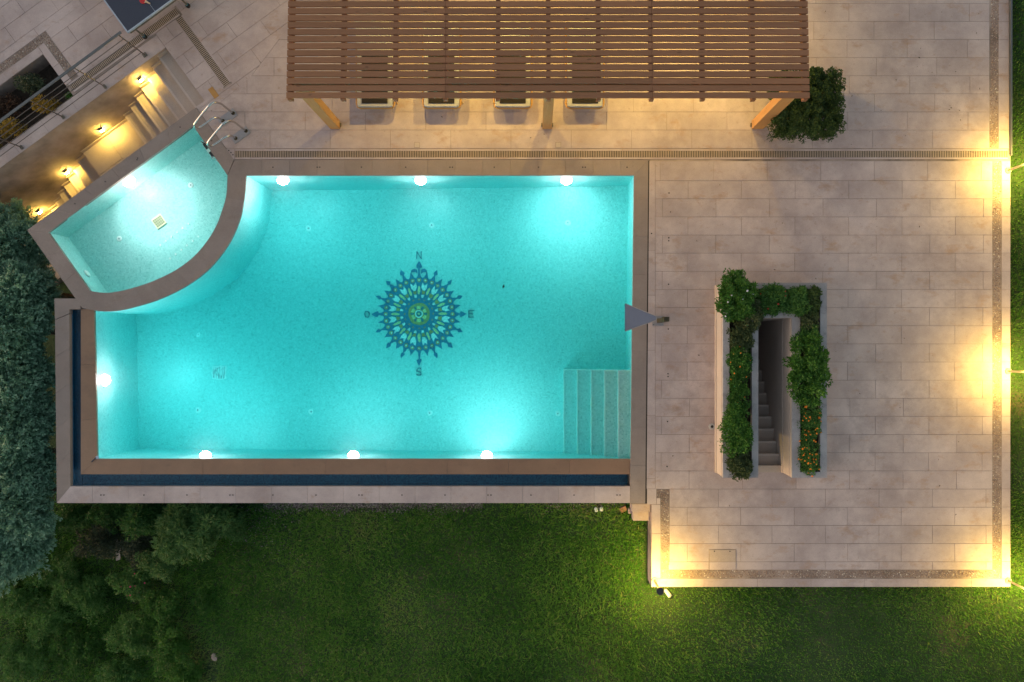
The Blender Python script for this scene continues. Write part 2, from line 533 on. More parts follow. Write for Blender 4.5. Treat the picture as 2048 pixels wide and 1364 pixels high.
def leaf_mesh(name, pts, dirs, mat, ln, wd, tint, droop=0.0):
    """folded diamond leaf at every point, pointing along dirs"""
    n = len(pts)
    d = unit(dirs)
    r = unit(RNG.normal(size=(n, 3)) * 0.55 + np.array([0, 0, 1.0]))
    s = unit(np.cross(d, r))
    nn = np.cross(d, s)
    L = (ln * RNG.uniform(0.7, 1.3, n))[:, None]
    Wd = (wd * RNG.uniform(0.7, 1.3, n))[:, None]
    base = pts - d * L * 0.3
    tip = pts + d * L * 0.7
    tip[:, 2] -= droop * L[:, 0]
    mid = pts + d * L * 0.15
    a = mid + s * Wd * 0.5 + nn * Wd * 0.15
    b = mid - s * Wd * 0.5 + nn * Wd * 0.15
    v = np.stack([base, a, tip, b], axis=1).reshape(-1, 3)
    f = np.arange(n * 4).reshape(-1, 4)
    return np_mesh(name, v, f, mat, np.repeat(tint, 4))

def clump_points(clumps, per, shell=0.55):
    """clumps: list of (cx,cy,cz,rx,ry,rz); returns pts, outward dirs"""
    C = np.array(clumps, float)
    n = len(C) * per
    idx = np.repeat(np.arange(len(C)), per)
    d = unit(RNG.normal(size=(n, 3)))
    d[:, 2] = np.where(d[:, 2] < -0.3, -d[:, 2], d[:, 2])
    rad = RNG.uniform(shell, 1.0, n)[:, None]
    pts = C[idx, :3] + d * C[idx, 3:] * rad
    return pts, d, idx, rad[:, 0]

def shrub(name, label, center, size, mat, parent_kind='shrub', leaf=(0.05, 0.028), clump=0.14, nclump=60, per=45,
          flowers=None, group=None, shape='ellipsoid', up=0.12, lobe=0.07, stem=True, tint_bias=0.0, square=2.0):
    """a bushy plant: clumps of leaves over a body of the given size; center = base point (metres)"""
    cx, cy, cz = center; sx, sy, sz = size
    root = empty(name, center)
    clumps = []
    for i in range(nclump):
        d = RNG.normal(size=3); d /= np.linalg.norm(d)
        if square > 2.0:                       # superellipsoid: clipped box shapes
            k = (abs(d[0]) ** square + abs(d[1]) ** square + abs(d[2]) ** square) ** (-1.0 / square)
            d = d * k
        if square > 8.0:                       # clipped block: spread evenly over its faces
            d = RNG.uniform(-1, 1, 3); d = d / np.max(np.abs(d)) * (1.0 - 0.10 * max(0.0, np.sum(np.abs(d)) / np.max(np.abs(d)) - 2.0))
        if d[2] < -0.2: d[2] = abs(d[2])
        lob = 1.0 if square > 4 else 1 + lobe * math.sin(3 * math.atan2(d[1], d[0]) + cx * 9) + lobe * 0.6 * math.sin(7 * math.atan2(d[1], d[0]) + cy * 5)
        q = RNG.uniform(0.66, 1.05) * lob if i % 4 else RNG.uniform(0.2, 0.7)
        zc = sz * 0.45 + d[2] * q * sz * 0.55
        c = clump * RNG.uniform(0.7, 1.35)
        clumps.append((d[0] * q * max(sx / 2 - c * 0.6, 0.02), d[1] * q * max(sy / 2 - c * 0.6, 0.02), max(zc - c * 0.4, 0.03), c, c, c * 0.85))
    pts, d, idx, rad = clump_points(clumps, per)
    keep = pts[:, 2] > 0.005
    pts, d, idx, rad = pts[keep], d[keep], idx[keep], rad[keep]
    dirs = d * np.array([1, 1, 0.55]) + RNG.normal(size=d.shape) * 0.5 + np.array([0, 0, up])
    ct = RNG.uniform(0, 1, len(clumps))
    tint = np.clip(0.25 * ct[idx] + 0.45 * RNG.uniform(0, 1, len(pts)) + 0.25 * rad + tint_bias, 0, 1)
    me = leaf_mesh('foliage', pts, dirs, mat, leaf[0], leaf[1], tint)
    link('foliage', me, root)
    if stem:
        b = MB()
        for k in range(4):
            a = 2 * math.pi * k / 4 + 0.4
            b.tube([(0, 0, 0.0), (0.12 * sx * math.cos(a), 0.12 * sy * math.sin(a), sz * 0.35), (0.26 * sx * math.cos(a), 0.26 * sy * math.sin(a), sz * 0.7)], [0.014, 0.010, 0.004], 5)
        b.build('stem', M['bark'], root)
    if flowers:
        fm, cnt, fr = flowers
        rr_ = np.hypot(pts[:, 0] / sx, pts[:, 1] / sy)
        sel = np.argsort(-(pts[:, 2] + rr_ * sz * 0.7 + RNG.uniform(0, sz * 0.25, len(pts))))[:max(cnt * 14, len(pts) // 3)]
        sel = RNG.choice(sel, cnt, replace=False)
        b = MB()
        for i in sel:
            p = pts[i]
            r_ = fr * random.uniform(0.75, 1.25)
            b.dome((p[0], p[1], p[2] + 0.02), (random.uniform(-.4, .4), random.uniform(-.4, .4), 1), r_, r_ * 0.6, 6, 2)
        fo = b.build('blossom', fm, root); fo['kind'] = 'stuff'
    tag(root, label, parent_kind, group)
    return root

def spread_pebbles(name, regions, dens, r, mat, parent, z=0.0, label=None):
    """small half-buried stones over convex regions (metre polygons)"""
    P = []
    for poly in regions:
        xs = [p[0] for p in poly]; ys = [p[1] for p in poly]
        x0, x1, y0, y1 = min(xs), max(xs), min(ys), max(ys)
        step = 1.0 / math.sqrt(dens)
        nx, ny = int((x1 - x0) / step) + 2, int((y1 - y0) / step) + 2
        gx, gy = np.meshgrid(np.arange(nx), np.arange(ny))
        q = np.stack([x0 + (gx.ravel() + 0.5 * (gy.ravel() % 2)) * step, y0 + gy.ravel() * step], 1)
        q += RNG.uniform(-0.32, 0.32, q.shape) * step
        pp = poly if area2(poly) > 0 else poly[::-1]
        ok = np.ones(len(q), bool)
        for i in range(len(pp)):
            ax, ay = pp[i]; bx, by = pp[(i + 1) % len(pp)]
            ln = math.hypot(bx - ax, by - ay)
            ok &= ((bx - ax) * (q[:, 1] - ay) - (by - ay) * (q[:, 0] - ax)) / ln > r * 0.6
        P.append(q[ok])
    P = np.concatenate(P)
    n = len(P)
    ang = np.arange(6) * math.pi / 3
    rot = RNG.uniform(0, math.pi, n)[:, None]
    ra = (r * RNG.uniform(0.7, 1.25, n))[:, None]; rb = ra * RNG.uniform(0.6, 1.0, (n, 1))
    def ring(k, zz):
        lx = ra * k * np.cos(ang); ly = rb * k * np.sin(ang)
        x = lx * np.cos(rot) - ly * np.sin(rot); y = lx * np.sin(rot) + ly * np.cos(rot)
        return np.stack([P[:, :1] + x, P[:, 1:] + y, np.broadcast_to(zz, x.shape)], 2)
    hgt = ra * RNG.uniform(0.4, 0.7, (n, 1))
    v = np.concatenate([ring(1.0, np.full((n, 1), z - 0.004)), ring(0.72, z + hgt * 0.7), np.stack([P[:, :1], P[:, 1:], z + hgt], 2)], 1)
    fl = []
    for k in range(6):
        j = (k + 1) % 6
        fl += [(k, j, 6 + j), (k, 6 + j, 6 + k), (6 + k, 6 + j, 12)]
    fl = np.array(fl)
    f = (np.arange(n)[:, None, None] * 13 + fl[None]).reshape(-1, 3)
    tint = np.repeat(RNG.uniform(0, 1, n), 13)
    me = np_mesh(name, v.reshape(-1, 3), f, mat, tint, True)
    o = link(name, me, parent); o['kind'] = 'stuff'
    return o

# ------------------------------------------------------------------ paving
_pcache = {}
def piece(name, poly_m, z0, z1, mat, parent):
    """one slab; alike slabs share their mesh"""
    cx = sum(p[0] for p in poly_m) / len(poly_m); cy = sum(p[1] for p in poly_m) / len(poly_m)
    loc = [(p[0] - cx, p[1] - cy) for p in poly_m]
    key = (name, mat.name, round(z1 - z0, 4), tuple((round(a, 3), round(b, 3)) for a, b in loc))
    if key not in _pcache:
        _pcache[key] = MB().prism(loc, z0 - z1, 0.0, bottom=False).mesh(name, mat)
    # slabs settle unevenly by a millimetre or so
    return link(name, _pcache[key], parent, (cx, cy, z1 + random.uniform(-0.0012, 0.0012)))

GAP = 0.72     # joint width, plan units
def pave(parent, rows, clip_for, to_m, pitch, x0, x1, offs, mat, gap=GAP, name='paver', minarea=14):
    for i, (b0, b1) in enumerate(rows):
        o = offs(i)
        a = x0 - pitch * 2
        a = a + ((o - a) % pitch)
        while a < x1:
            cell = rect(a + gap / 2, a + pitch - gap / 2, b0 + gap / 2, b1 - gap / 2)
            for cp in clip_for(i, b0, b1):
                q = clip_convex(cell, cp)
                if len(q) >= 3 and abs(area2(q)) / 2 > minarea:
                    piece(name, to_m(q), -0.03, 0.0, mat, parent)
            a += pitch

# =================================================================== SETTING
def zt_plan(px):
    return np.interp(px, [-700, -100, 120, 500, 900, 1262, 1500, 2000, 2060, 3000], [-3.0, -2.8, -2.65, -1.65, -1.0, -0.55, -0.42, -0.36, -0.12, -0.12])

def built(px, py, m=0.0):
    """inside the built terrace / pool footprint, shrunk by m plan units"""
    px = np.asarray(px, float); py = np.asarray(py, float)
    u, v = D_inv(px, py)
    a = (px > 1300 + m) & (px < 2021 - m) & (py < 1174 - m)
    b = (px > 112 + m) & (px < 1310) & (py > 596 + m) & (py < 1006 - m)
    c = (v < 0 - m)
    d = (u > -440 + m) & (v < 325 - m)
    e = (px > 460) & (px < 2021 - m) & (py < 1000)
    f = (px > 200) & (py > 380) & (py < 1000) & (px < 600)
    return a | b | c | d | e | f

xs = np.concatenate([[-80, -55, -38, -28, -22], np.arange(-17, 14.01, 0.16), [17, 22, 30, 45, 80]])
ys = np.concatenate([[-80, -55, -38, -25, -17], np.arange(-12, 11.01, 0.16), [14, 20, 30, 50, 80]])
gx, gy = np.meshgrid(xs, ys)
gpx, gpy = gx * S + NX, NY - gy * S
rough = (np.sin(gx * 2.1 + 1.3 * np.sin(gy * 1.7)) * 0.02 + np.sin(gy * 3.3 + gx) * 0.015)
gz = zt_plan(gpx) + rough
gz = np.where(gpy > 1174, gz - np.clip((gpy - 1174) / 200, 0, 3) * 0.06, gz)
gz = np.where(built(gpx, gpy, 22), -4.2, gz)
stairs_zone = np.array([False])
uu, vv = D_inv(gpx, gpy)
gz = np.where((uu < -440) & (vv < 140) & (vv > -40), -4.2, gz)
nx_, ny_ = len(xs), len(ys)
ii = np.arange(nx_ * ny_).reshape(ny_, nx_)
fc = np.stack([ii[:-1, :-1], ii[:-1, 1:], ii[1:, 1:], ii[1:, :-1]], -1).reshape(-1, 4)
ground = link('ground', np_mesh('ground', np.stack([gx, gy, gz], -1).reshape(-1, 3), fc, M['ground'], None, True))
tag(ground, kind='structure')

def ground_z(px, py):
    x, y = (px - NX) / S, (NY - py) / S
    z = zt_plan(px) + np.sin(x * 2.1 + 1.3 * np.sin(y * 1.7)) * 0.02 + np.sin(y * 3.3 + x) * 0.015
    return np.where(py > 1174, z - np.clip((py - 1174) / 200, 0, 3) * 0.06, z)

# ---- east terrace
DEPTH = -1.6
tb = MB()
for r in (rect(1292.4, 2021, 319.5, 571.6), rect(1292.4, 1490, 571.6, 1007), rect(1570, 2021, 571.6, 1007), rect(1490, 1570, 571.6, 632),
          rect(1490, 1570, 937, 1007), rect(1303, 2021, 1007, 1174)):
    tb.prism(WP(r), DEPTH, -0.0055)
terrace = tag(tb.build('terrace', M['joint']), kind='structure')

rows = [(978 - 36.28 * (k + 1), 978 - 36.28 * k) for k in range(18)][::-1]
rows[0] = (322.0, rows[0][1])
R_clip = [rect(1311, 1984.5, 322, 571.2), rect(1311, 1430.6, 571.2, 944.5), rect(1628.8, 1984.5, 571.2, 944.5), rect(1311, 1984.5, 944.5, 978)]
pave(terrace, rows, lambda i, a, b: R_clip, WP, 107.0, 1311, 1985, lambda i: 1374 + 53.5 * ((i + 1) % 2) + (i * 7.3 % 5), M['paver'])
low = [(978 + 36.4 * k, 978 + 36.4 * (k + 1)) for k in range(4)]
pave(terrace, low, lambda i, a, b: [rect(1339.5, 1984.5, 978, 1124)], WP, 107.0, 1330, 1985, lambda i: 1437 - 53.5 - 9 * (i % 2) + 53.5 * (1 - i % 2), M['paver'])
pave(terrace, [(1123.7, 1139.5)], lambda i, a, b: [rect(1337.5, 1984.5, 1123, 1140)], WP, 107.0, 1330, 1985, lambda i: 1437, M['paver'])
# edge stones
pave(terrace, [(1157.5, 1174)], lambda i, a, b: [rect(1303, 2021, 1157, 1174.5)], WP, 107.0, 1303, 2021, lambda i: 1408, M['paver'], name='edge_stone')
pave(terrace, [(322 + 0, 361)] + [(361 + 36.28 * k, 361 + 36.28 * (k + 1)) for k in range(22)], lambda i, a, b: [rect(2003.5, 2021, 320, 1157)], WP, 17.5, 2003.5, 2004, lambda i: 2003.5, M['paver'], name='edge_stone')
pave(terrace, [(1009, 1067), (1067, 1157)], lambda i, a, b: [rect(1303, 1321, 1007, 1157)], WP, 18, 1303, 1304, lambda i: 1303, M['paver'], name='edge_stone')
MB().prism(WP([(1296.2, 321), (1299.6, 321), (1293.8, 1006.8), (1290.2, 1006.8)]), -0.05, -0.003).build('expansion_joint', M['pit'], terrace)
piece('edge_stone', WP(rect(1294.2, 1312.6, 978, 1008.6)), -0.03, 0, M['paver'], terrace)
piece('edge_stone', WP(rect(1313.4, 1320.6, 996.4, 1008.6)), -0.03, 0, M['paver'], terrace)
# strip beside the coping
for y0, y1 in ((322, 500), (500.8, 590), (590.8, 700), (700.8, 830), (830.8, 957), (957.8, 977.4)):
    lx = lambda y: 1298.8 + (1293.0 - 1298.8) * (y - 320) / 687.0
    piece('strip_stone', WP([(lx(y0), y0), (1310.4, y0), (1310.4, y1), (lx(y1), y1)]), -0.03, 0.0, M['paver'], terrace)
peb_r = [WP(rect(1985, 2003, 322, 1157)), WP(rect(1321, 1985, 1139.8, 1157)), WP(rect(1321.5, 1339, 996, 1139.8)), WP(rect(1313, 1339, 978.4, 996))]
spread_pebbles('pebble', peb_r, 1150, 0.0155, M['pebble'], terrace, z=-0.006)

# ---- upper terrace (north), laid square to the pool
ARC = [(640, -400), (612, -20), (573, 59), (500, 155), (420, 222), (391.5, 214)]
ut = MB().prism(WP([(2021, 319.2), (2021, -400), (640, -400), (612, -20), (573, 59), (500, 155), (420, 222), (391.7, 214), (468, 319.2)]), -1.0, -0.0055)
upper = tag(ut.build('upper_terrace', M['joint']), kind='structure')
def left_x(y):
    if y <= 222:
        return float(np.interp(y, [-400, -20, 59, 155, 222], [640, 612, 573, 500, 420]))
    return 397.4 + (y - 222) * 77 / 105.0
def up_clip(i, b0, b1):
    return [[(left_x(b0) + 0.6, b0), (1978.6, b0), (1978.6, b1), (left_x(b1) + 0.6, b1)]]
urows = [(296.3 - 36.2 * (k + 1), 296.3 - 36.2 * k) for k in range(12)]
urows[0] = (urows[0][0], 297.0)
def up_clip2(i, b0, b1):
    if b1 > 222 > b0:     # the row where the edge turns
        return [[(left_x(b0) + .6, b0), (1978.6, b0), (1978.6, 222), (420.6, 222)], [(398, 222), (1978.6, 222), (1978.6, b1), (left_x(b1) + .6, b1)]]
    return up_clip(i, b0, b1)
pave(upper, urows, up_clip2, WP, 120.5, 380, 1980, lambda i: (1142.5 if i % 2 == 0 else 1211) + (i * 11.0 % 9), M['paver'])
pave(upper, urows, lambda i, a, b: [rect(1997, 2017.5, -400, 297)], WP, 21, 1997, 1998, lambda i: 1997, M['paver'], name='edge_stone')
spread_pebbles('pebble', [WP([(1979, 298), (1996.4, 298), (2000, -120), (1983, -120)])], 1150, 0.0155, M['pebble'], upper, z=-0.006)
# strip left of the long drain
piece('paver', WP([(452.2, 298), (469, 298), (469, 319), (467.6, 319)]), -0.03, 0, M['paver'], upper)
# metal edging along the north-east lawn
e = MB().box(*[W(2018.6, 0)[0], W(2021.6, 0)[0]], W(0, 312)[1], W(0, -150)[1], -0.2, 0.055).build('lawn_edging', M['rail'])
tag(e, 'thin dark metal edging between pale paving and the upper right lawn', 'edging')

# ---- diagonal terrace (north-west)
db = MB()
for r in (rect(-700, 420, -520, -133), rect(-206, 420, -133, -31), rect(-700, 420, -31, 0), rect(0, 330, 0, 132), rect(-21, 120, 132, 255)):
    db.prism(DP(r), -1.0 if r[3][1] > 0 else -3.2, -0.0075 - 0.001 * random.random())
diag = tag(db.build('diagonal_terrace', M['joint']), kind='structure')
arc_uv = [D_inv(*p) for p in [(640, -400), (612, -20), (573, 59), (500, 155), (420, 222), (-900, 1020), (-1200, -700)]]
def dclip(*regs):
    out = []
    for r in regs:
        q = clip_convex(rect(*r), arc_uv)
        if q: out.append(q)
    return out
DR = dclip((-500, 600, -330, -168.5), (-174, 600, -168.5, -56), (66, 600, -56, 260), (0.5, 46, -34, 131.5))
for q_ in dclip((-20.5, 66, 136, 260), (-20.5, 46, 131.5, 136)):
    top_px = clip_convex([D(*p) for p in q_], rect(-900, 900, -900, 221.6))
    if top_px: DR.append([D_inv(*p) for p in top_px])
drows = [(-330 + 36.1 * k, -330 + 36.1 * (k + 1)) for k in range(16)]
pave(diag, drows, lambda i, a, b: DR, DP, 107.0, -520, 600, lambda i: 20 + (53 if i % 2 else 0) + (i * 17 % 13), M['paver'])
pave(diag, [(-34, 0)], lambda i, a, b: [rect(-520, 0, -30.5, -0.2)], DP, 72.0, -520, 0, lambda i: 0, M['paver'], name='coping_stone')
# border stones of the bed
pave(diag, [(-151, -133.5)], lambda i, a, b: [[(-520, -151), (-190.5, -151), (-206, -133.5), (-520, -133.5)]], DP, 110, -520, -190, lambda i: -205, M['paver'], name='border_stone')
pave(diag, [(-151, -100), (-100, -57)], lambda i, a, b: [[(-191, -151), (-191, -57), (-205.6, -57), (-205.6, -133.8)]], DP, 16, -206, -205.9, lambda i: -206.5, M['paver'], name='border_stone')
spread_pebbles('pebble', [DP(rect(-520, -174.5, -168, -151.5)), DP(rect(-190.5, -174.5, -151.5, -58))], 800, 0.018, M['pebble'], diag, z=-0.008)

# ---- drains
def drain(label, frame, length, half, to_m):
    """frame: local (a along, b across) -> plan; a slotted cover in a stone surround"""
    root = empty('drain_channel')
    pm = lambda r: [W(*frame(*p))[:2] for p in r]
    MB().prism(pm(rect(0, length, -half - 2.2, half + 2.2)), -0.12, -0.004).build('channel', M['pit'], root)
    for s in (-1, 1):
        MB().prism(pm(rect(0, length, s * half, s * (half + 3.3))), -0.06, 0.001).build('frame', M['paver'], root)
    b = MB()
    n = int(length / 3.42)
    for k in range(n):
        a = k * length / n
        b.prism(pm(rect(a + 0.9, a + 2.75, -half + 0.2, half - 0.2)), -0.03, -0.003, bottom=False)
    g = b.build('grate', M['grate'], root); g['kind'] = 'stuff'
    tag(root, label, 'drain')
    return root
drain('long straight slotted drain running along the north side of the pool', lambda a, b: (470 + a, 308.2 + b), 1546, 6.6, None)
drain('diagonal slotted drain beside the railing, passing under the table tennis table', lambda a, b: D(62 - a, -45.5 + b), 262, 6.8, None)
drain('short slotted drain descending from the table towards the ladder', lambda a, b: D(56 + b, -33 + a), 165, 6.8, None)

# =================================================================== SWIMMING POOL
arc_in = [(455, 350.6), (453, 388), (446.8, 413.5), (429, 458.7), (396.8, 504), (355, 538), (306.5, 562), (258, 578), (222.6, 585), (200, 585), (180, 582)]
arc_out = [(492, 350.6), (490, 381), (482, 430), (464.5, 475), (442, 510), (413, 542.6), (371, 573), (322.6, 597), (280, 611), (242, 620.5), (210, 623), (187, 621.5)]
def smooth(pts, n):
    P = [np.array(p, float) for p in pts]
    P = [2 * P[0] - P[1]] + P + [2 * P[-1] - P[-2]]
    out = []
    for i in range(1, len(P) - 2):
        for k in range(n):
            t_ = k / n
            a, b_, c_, d_ = P[i - 1], P[i], P[i + 1], P[i + 2]
            out.append(tuple(0.5 * ((2 * b_) + (-a + c_) * t_ + (2 * a - 5 * b_ + 4 * c_ - d_) * t_ ** 2 + (-a + 3 * b_ - 3 * c_ + d_) * t_ ** 3)))
    out.append(tuple(P[-2]))
    return out
AI = smooth(arc_in, 4)
AO = smooth(arc_out, 4)

def z_floor(px):
    return float(np.interp(px, [190, 1266], [-2.45, -1.42]))

def grow(poly, d):
    cx = sum(p[0] for p in poly) / len(poly); cy = sum(p[1] for p in poly) / len(poly)
    n = len(poly); out = []
    sgn = 1 if area2(poly) > 0 else -1
    for i in range(n):
        a, b, c = poly[i - 1], poly[i], poly[(i + 1) % n]
        e1 = np.array([b[0] - a[0], b[1] - a[1]], float); e2 = np.array([c[0] - b[0], c[1] - b[1]], float)
        e1 /= np.linalg.norm(e1) + 1e-9; e2 /= np.linalg.norm(e2) + 1e-9
        nrm = np.array([e1[1] + e2[1], -e1[0] - e2[0]]) * sgn
        nrm /= np.linalg.norm(nrm) + 1e-9
        out.append((b[0] + nrm[0] * d, b[1] + nrm[1] * d))
    return out

pool_poly = [(1268, 350.6), (1261, 918), (193, 918), (187, 621.5)] + AO[::-1][1:]   # ends at (492,350.6)
pool = empty('swimming_pool')
tag(pool, 'large turquoise lit swimming pool with a mosaic compass on its floor', 'pool')
def ring_wall(poly, ztop, zbot, name, mat, parent):
    b = MB()
    p = WP(poly)
    if area2(p) < 0:
        p = p[::-1]; poly = poly[::-1]
    n = len(p)
    for i in range(n):
        zb = zbot(poly[i][0]) if callable(zbot) else zbot
        b.v += [(p[i][0], p[i][1], ztop), (p[i][0], p[i][1], zb)]
    for i in range(n):
        j = (i + 1) % n
        b.f.append((2 * i, 2 * i + 1, 2 * j + 1, 2 * j))
    return b.build(name, mat, parent)
ring_wall(grow(pool_poly, 0.7), -0.03, lambda x: z_floor(x) - 0.02, 'basin_wall', M['mosaic'], pool)
fb = MB()
fb.v = [(*W(160, 0)[:1], W(0, 330)[1], z_floor(160) - 0.0), (W(1290, 0)[0], W(0, 330)[1], z_floor(1290)), (W(1290, 0)[0], W(0, 940)[1], z_floor(1290)), (W(160, 0)[0], W(0, 940)[1], z_floor(160))]
# straight slope, extended beyond the walls
sl_ = (z_floor(1266) - z_floor(190)) / (1266 - 190)
zf = lambda px: z_floor(190) + sl_ * (px - 190)
fb.v = [(W(x, 0)[0], W(0, y)[1], zf(x)) for x, y in ((160, 330), (160, 940), (1290, 940), (1290, 330))]
fb.f = [(0, 1, 2, 3)]
fb.build('pool_floor', M['mosaic'], pool)
# corner steps
nos = [1130, 1158, 1186, 1212, 1238.5, 1266]
ztr = [-1.22, -0.99, -0.75, -0.51, -0.28]
for k in range(5):
    st = MB().prism(WP(rect(nos[k], nos[k + 1] + (0 if k < 4 else 4), 741, 920)), -1.7, ztr[k]).build('step', M['mosaic'], pool)
    MB().prism(WP(rect(nos[k] - 0.3, nos[k] + 2.4, 740.8, 919)), ztr[k] - 0.05, ztr[k] + 0.006).build('nosing', M['mosaic_edge'], st)
MB().prism(WP(rect(1130, 1266, 739.4, 741.8)), -0.9, -0.275).build('step_edge', M['mosaic_edge'], pool) if False else None
for k in range(5):
    MB().prism(WP(rect(nos[k] + 2.5, nos[k + 1] - .4, 740.7, 743)), ztr[k] - 0.05, ztr[k] + 0.004).build('step_edge', M['mosaic_edge'], pool)

# floor inlets and main drain
def floor_pt(ix, iy, zf_):
    dep = -zf_ / 1.33
    k = (H + dep) / H
    return NX + (ix - NX) * k, NY + (iy - NY) * k
for ix, iy in ((617, 457), (864, 451), (1136, 446), (398, 670), (398, 820), (623, 823), (860, 826), (1116, 827)):
    px, py = floor_pt(ix, iy, zf(ix))
    o = MB().cyl((0, 0), 0.075, 0.06, 0, 0.012, 16).build('floor_inlet', M['white_plastic'], pool)
    o.location = W(px, py, zf(px) + 0.002)
    MB().cyl((0, 0), 0.022, 0.022, 0.012, 0.016, 8).build('cap', M['plate'], o)
px, py = floor_pt(440, 745, zf(440))
o = MB().box(-0.19, 0.19, -0.17, 0.17, 0, 0.025).build('floor_drain', M['white_plastic'], pool)
o.location = W(px, py, zf(px) + 0.002)
b = MB()
for k in range(8):
    b.box(-0.16 + k * 0.042, -0.145 + k * 0.042, -0.14, 0.14, 0.025, 0.03)
b.build('slot', M['plate'], o)

# coping stones of the pool
def slabs(path_a, path_b, name, mat, parent, z0=-0.07, z1=0.002, gap=0.004):
    """slabs between two matching edge polylines"""
    for k in range(len(path_a) - 1):
        q = [path_a[k], path_a[k + 1], path_b[k + 1], path_b[k]]
        p = WP(q)
        # shrink slightly along the run for the joint
        cx = sum(a[0] for a in p) / 4; cy = sum(a[1] for a in p) / 4
        dx = p[1][0] - p[0][0]; dy = p[1][1] - p[0][1]; L = math.hypot(dx, dy) or 1
        sx_, sy_ = dx / L * gap / 2, dy / L * gap / 2
        p = [(p[0][0] + sx_, p[0][1] + sy_), (p[1][0] - sx_, p[1][1] - sy_), (p[2][0] - sx_, p[2][1] - sy_), (p[3][0] + sx_, p[3][1] + sy_)]
        piece(name, p, z0, z1, mat, parent)
def lerp_pts(a, b, n):
    return [(a[0] + (b[0] - a[0]) * k / n, a[1] + (b[1] - a[1]) * k / n) for k in range(n + 1)]
slabs(lerp_pts((469, 319.8), (1296.6, 319.8), 15), [(455.5, 350.6)] + lerp_pts((469, 319.8), (1296.6, 319.8), 15)[1:-1] and [(455.5, 350.6)] + [(p[0], 350.6) for p in lerp_pts((469, 319.8), (1296.6, 319.8), 15)[1:-1]] + [(1268, 350.6)], 'coping_stone', M['coping'], pool)
ea = lerp_pts((1296.6, 319.8), (1290.4, 1007), 9); eb = lerp_pts((1268, 350.6), (1261.5, 919), 9)
eb = [(np.interp(p[1], [350, 919, 1007], [1268, 1261.2, 1260]), p[1]) for p in ea]; eb[0] = (1268, 350.6)
slabs(ea, eb, 'coping_stone', M['coping'], pool)
# solid walls below the coping
core = MB()
core.prism(WP([(455, 322), (1296, 322), (1297, 1006), (1261.6, 1006), (1269, 352), (456, 352)][0:0] or [(470, 322), (1297, 322), (1297, 350), (470, 350)]), -2.6, -0.072)
core.prism(WP([(1269.5, 350), (1297, 350), (1291, 1006), (1262, 1006), (1262.4, 919)]), -2.6, -0.073)
core.build('wall_core', M['joint'], pool)
# overflow edge (west and south), trough and outer wall
zo = -0.028
slabs(lerp_pts((160, 949), (1261, 949), 9), [(193, 918)] + [(p[0], 918) for p in lerp_pts((160, 949), (1261, 949), 9)[1:]], 'overflow_stone', M['wet_coping'], pool, -0.1, zo)
slabs(lerp_pts((160, 949), (160, 618), 3), [(193, 918), (191.4, 840), (189.4, 730), (186.8, 618)], 'overflow_stone', M['wet_coping'], pool, -0.1, zo)
MB().prism(WP([(161, 948), (1260, 948), (1260, 920), (191.6, 920), (185.6, 621), (161, 621)]), -2.7, zo - 0.08).build('overflow_wall', M['mosaic_dark'], pool)
trough = empty('overflow_trough')
tag(trough, 'narrow dark blue overflow trough along the west and south pool edges', 'trough')
MB().prism(WP([(138, 618), (162, 618), (162, 947), (1261, 947), (1261, 975), (138, 975)]), -0.75, -0.60).build('trough_floor', M['mosaic_dark'], trough)
slabs(lerp_pts((113.5, 1006), (1260, 1006), 16), [(140.5, 973)] + [(p[0], 973) for p in lerp_pts((113.5, 1006), (1260, 1006), 16)[1:]], 'rim_stone', M['paver'], trough, -0.10, 0.0)
slabs(lerp_pts((113.5, 1006), (110, 640), 5), [(140.5, 973)] + [(138.5 + 2 * (1 - k / 5), 973 - (973 - 628) * k / 5) for k in range(1, 6)], 'rim_stone', M['coping'], trough, -0.10, 0.0)
piece('rim_stone', WP([(110, 639), (138.5, 627), (138.5, 618.5), (161, 618.5), (161, 597), (109, 597)]), -0.12, 0.004, M['coping'], trough)
MB().prism(WP([(115, 1004), (1259, 1004), (1259, 975), (139, 975), (137, 618), (160, 618), (160, 598), (111, 598)]), -3.4, -0.102).build('outer_wall', M['mosaic_dark'], trough)
MB().prism(WP(rect(1260.6, 1263.5, 918.6, 1006)), -1.2, -0.004).build('end_wall', M['coping'], trough)

# water
def water_body(name, poly, z0, z1, mat):
    o = MB().prism(WP(poly), z0, z1).build(name, mat)
    return tag(o, kind='structure')
water_body('pool_water', grow(pool_poly, 1.6), -3.0, -0.042, M['water'])
water_body('trough_water', [(139, 617), (161.5, 617), (161.5, 947.5), (1261, 947.5), (1261, 974.4), (139, 974.4)], -0.58, -0.14, M['trough_water'])

# mosaic compass
cpx, cpy = floor_pt(838, 628, zf(838))
comp = None
def burst(n, r0, r1, w):
    pts = []
    for k in range(n):
        a = 2 * math.pi * k / n
        h = 2 * math.pi / n
        pts += [(r0 * math.cos(a - h * 0.5), r0 * math.sin(a - h * 0.5)), (r0 * 1.03 * math.cos(a - h * w), r0 * 1.03 * math.sin(a - h * w)),
                (r1 * math.cos(a), r1 * math.sin(a)), (r0 * 1.03 * math.cos(a + h * w), r0 * 1.03 * math.sin(a + h * w))]
    return pts
comp = MB().prism(burst(32, 0.915, 1.075, 0.30), -0.004, 0.004).build('compass_mosaic', M['c_blue'], pool)
comp.location = W(cpx, cpy, zf(cpx) + 0.006)
comp.rotation_euler = (0, -math.atan(sl_ * S), 0)
comp['label'] = 'round blue and gold mosaic compass rose inlaid in the pool floor'
def radial(name, poly, mat, ang, z1):
    key = ('rad', name, tuple(poly), z1)
    if key not in _pcache:
        _pcache[key] = MB().prism(poly, 0.0, z1, bottom=False).mesh(name, mat)
    o = link(name, _pcache[key], comp)
    o.rotation_euler = (0, 0, ang)
    return o
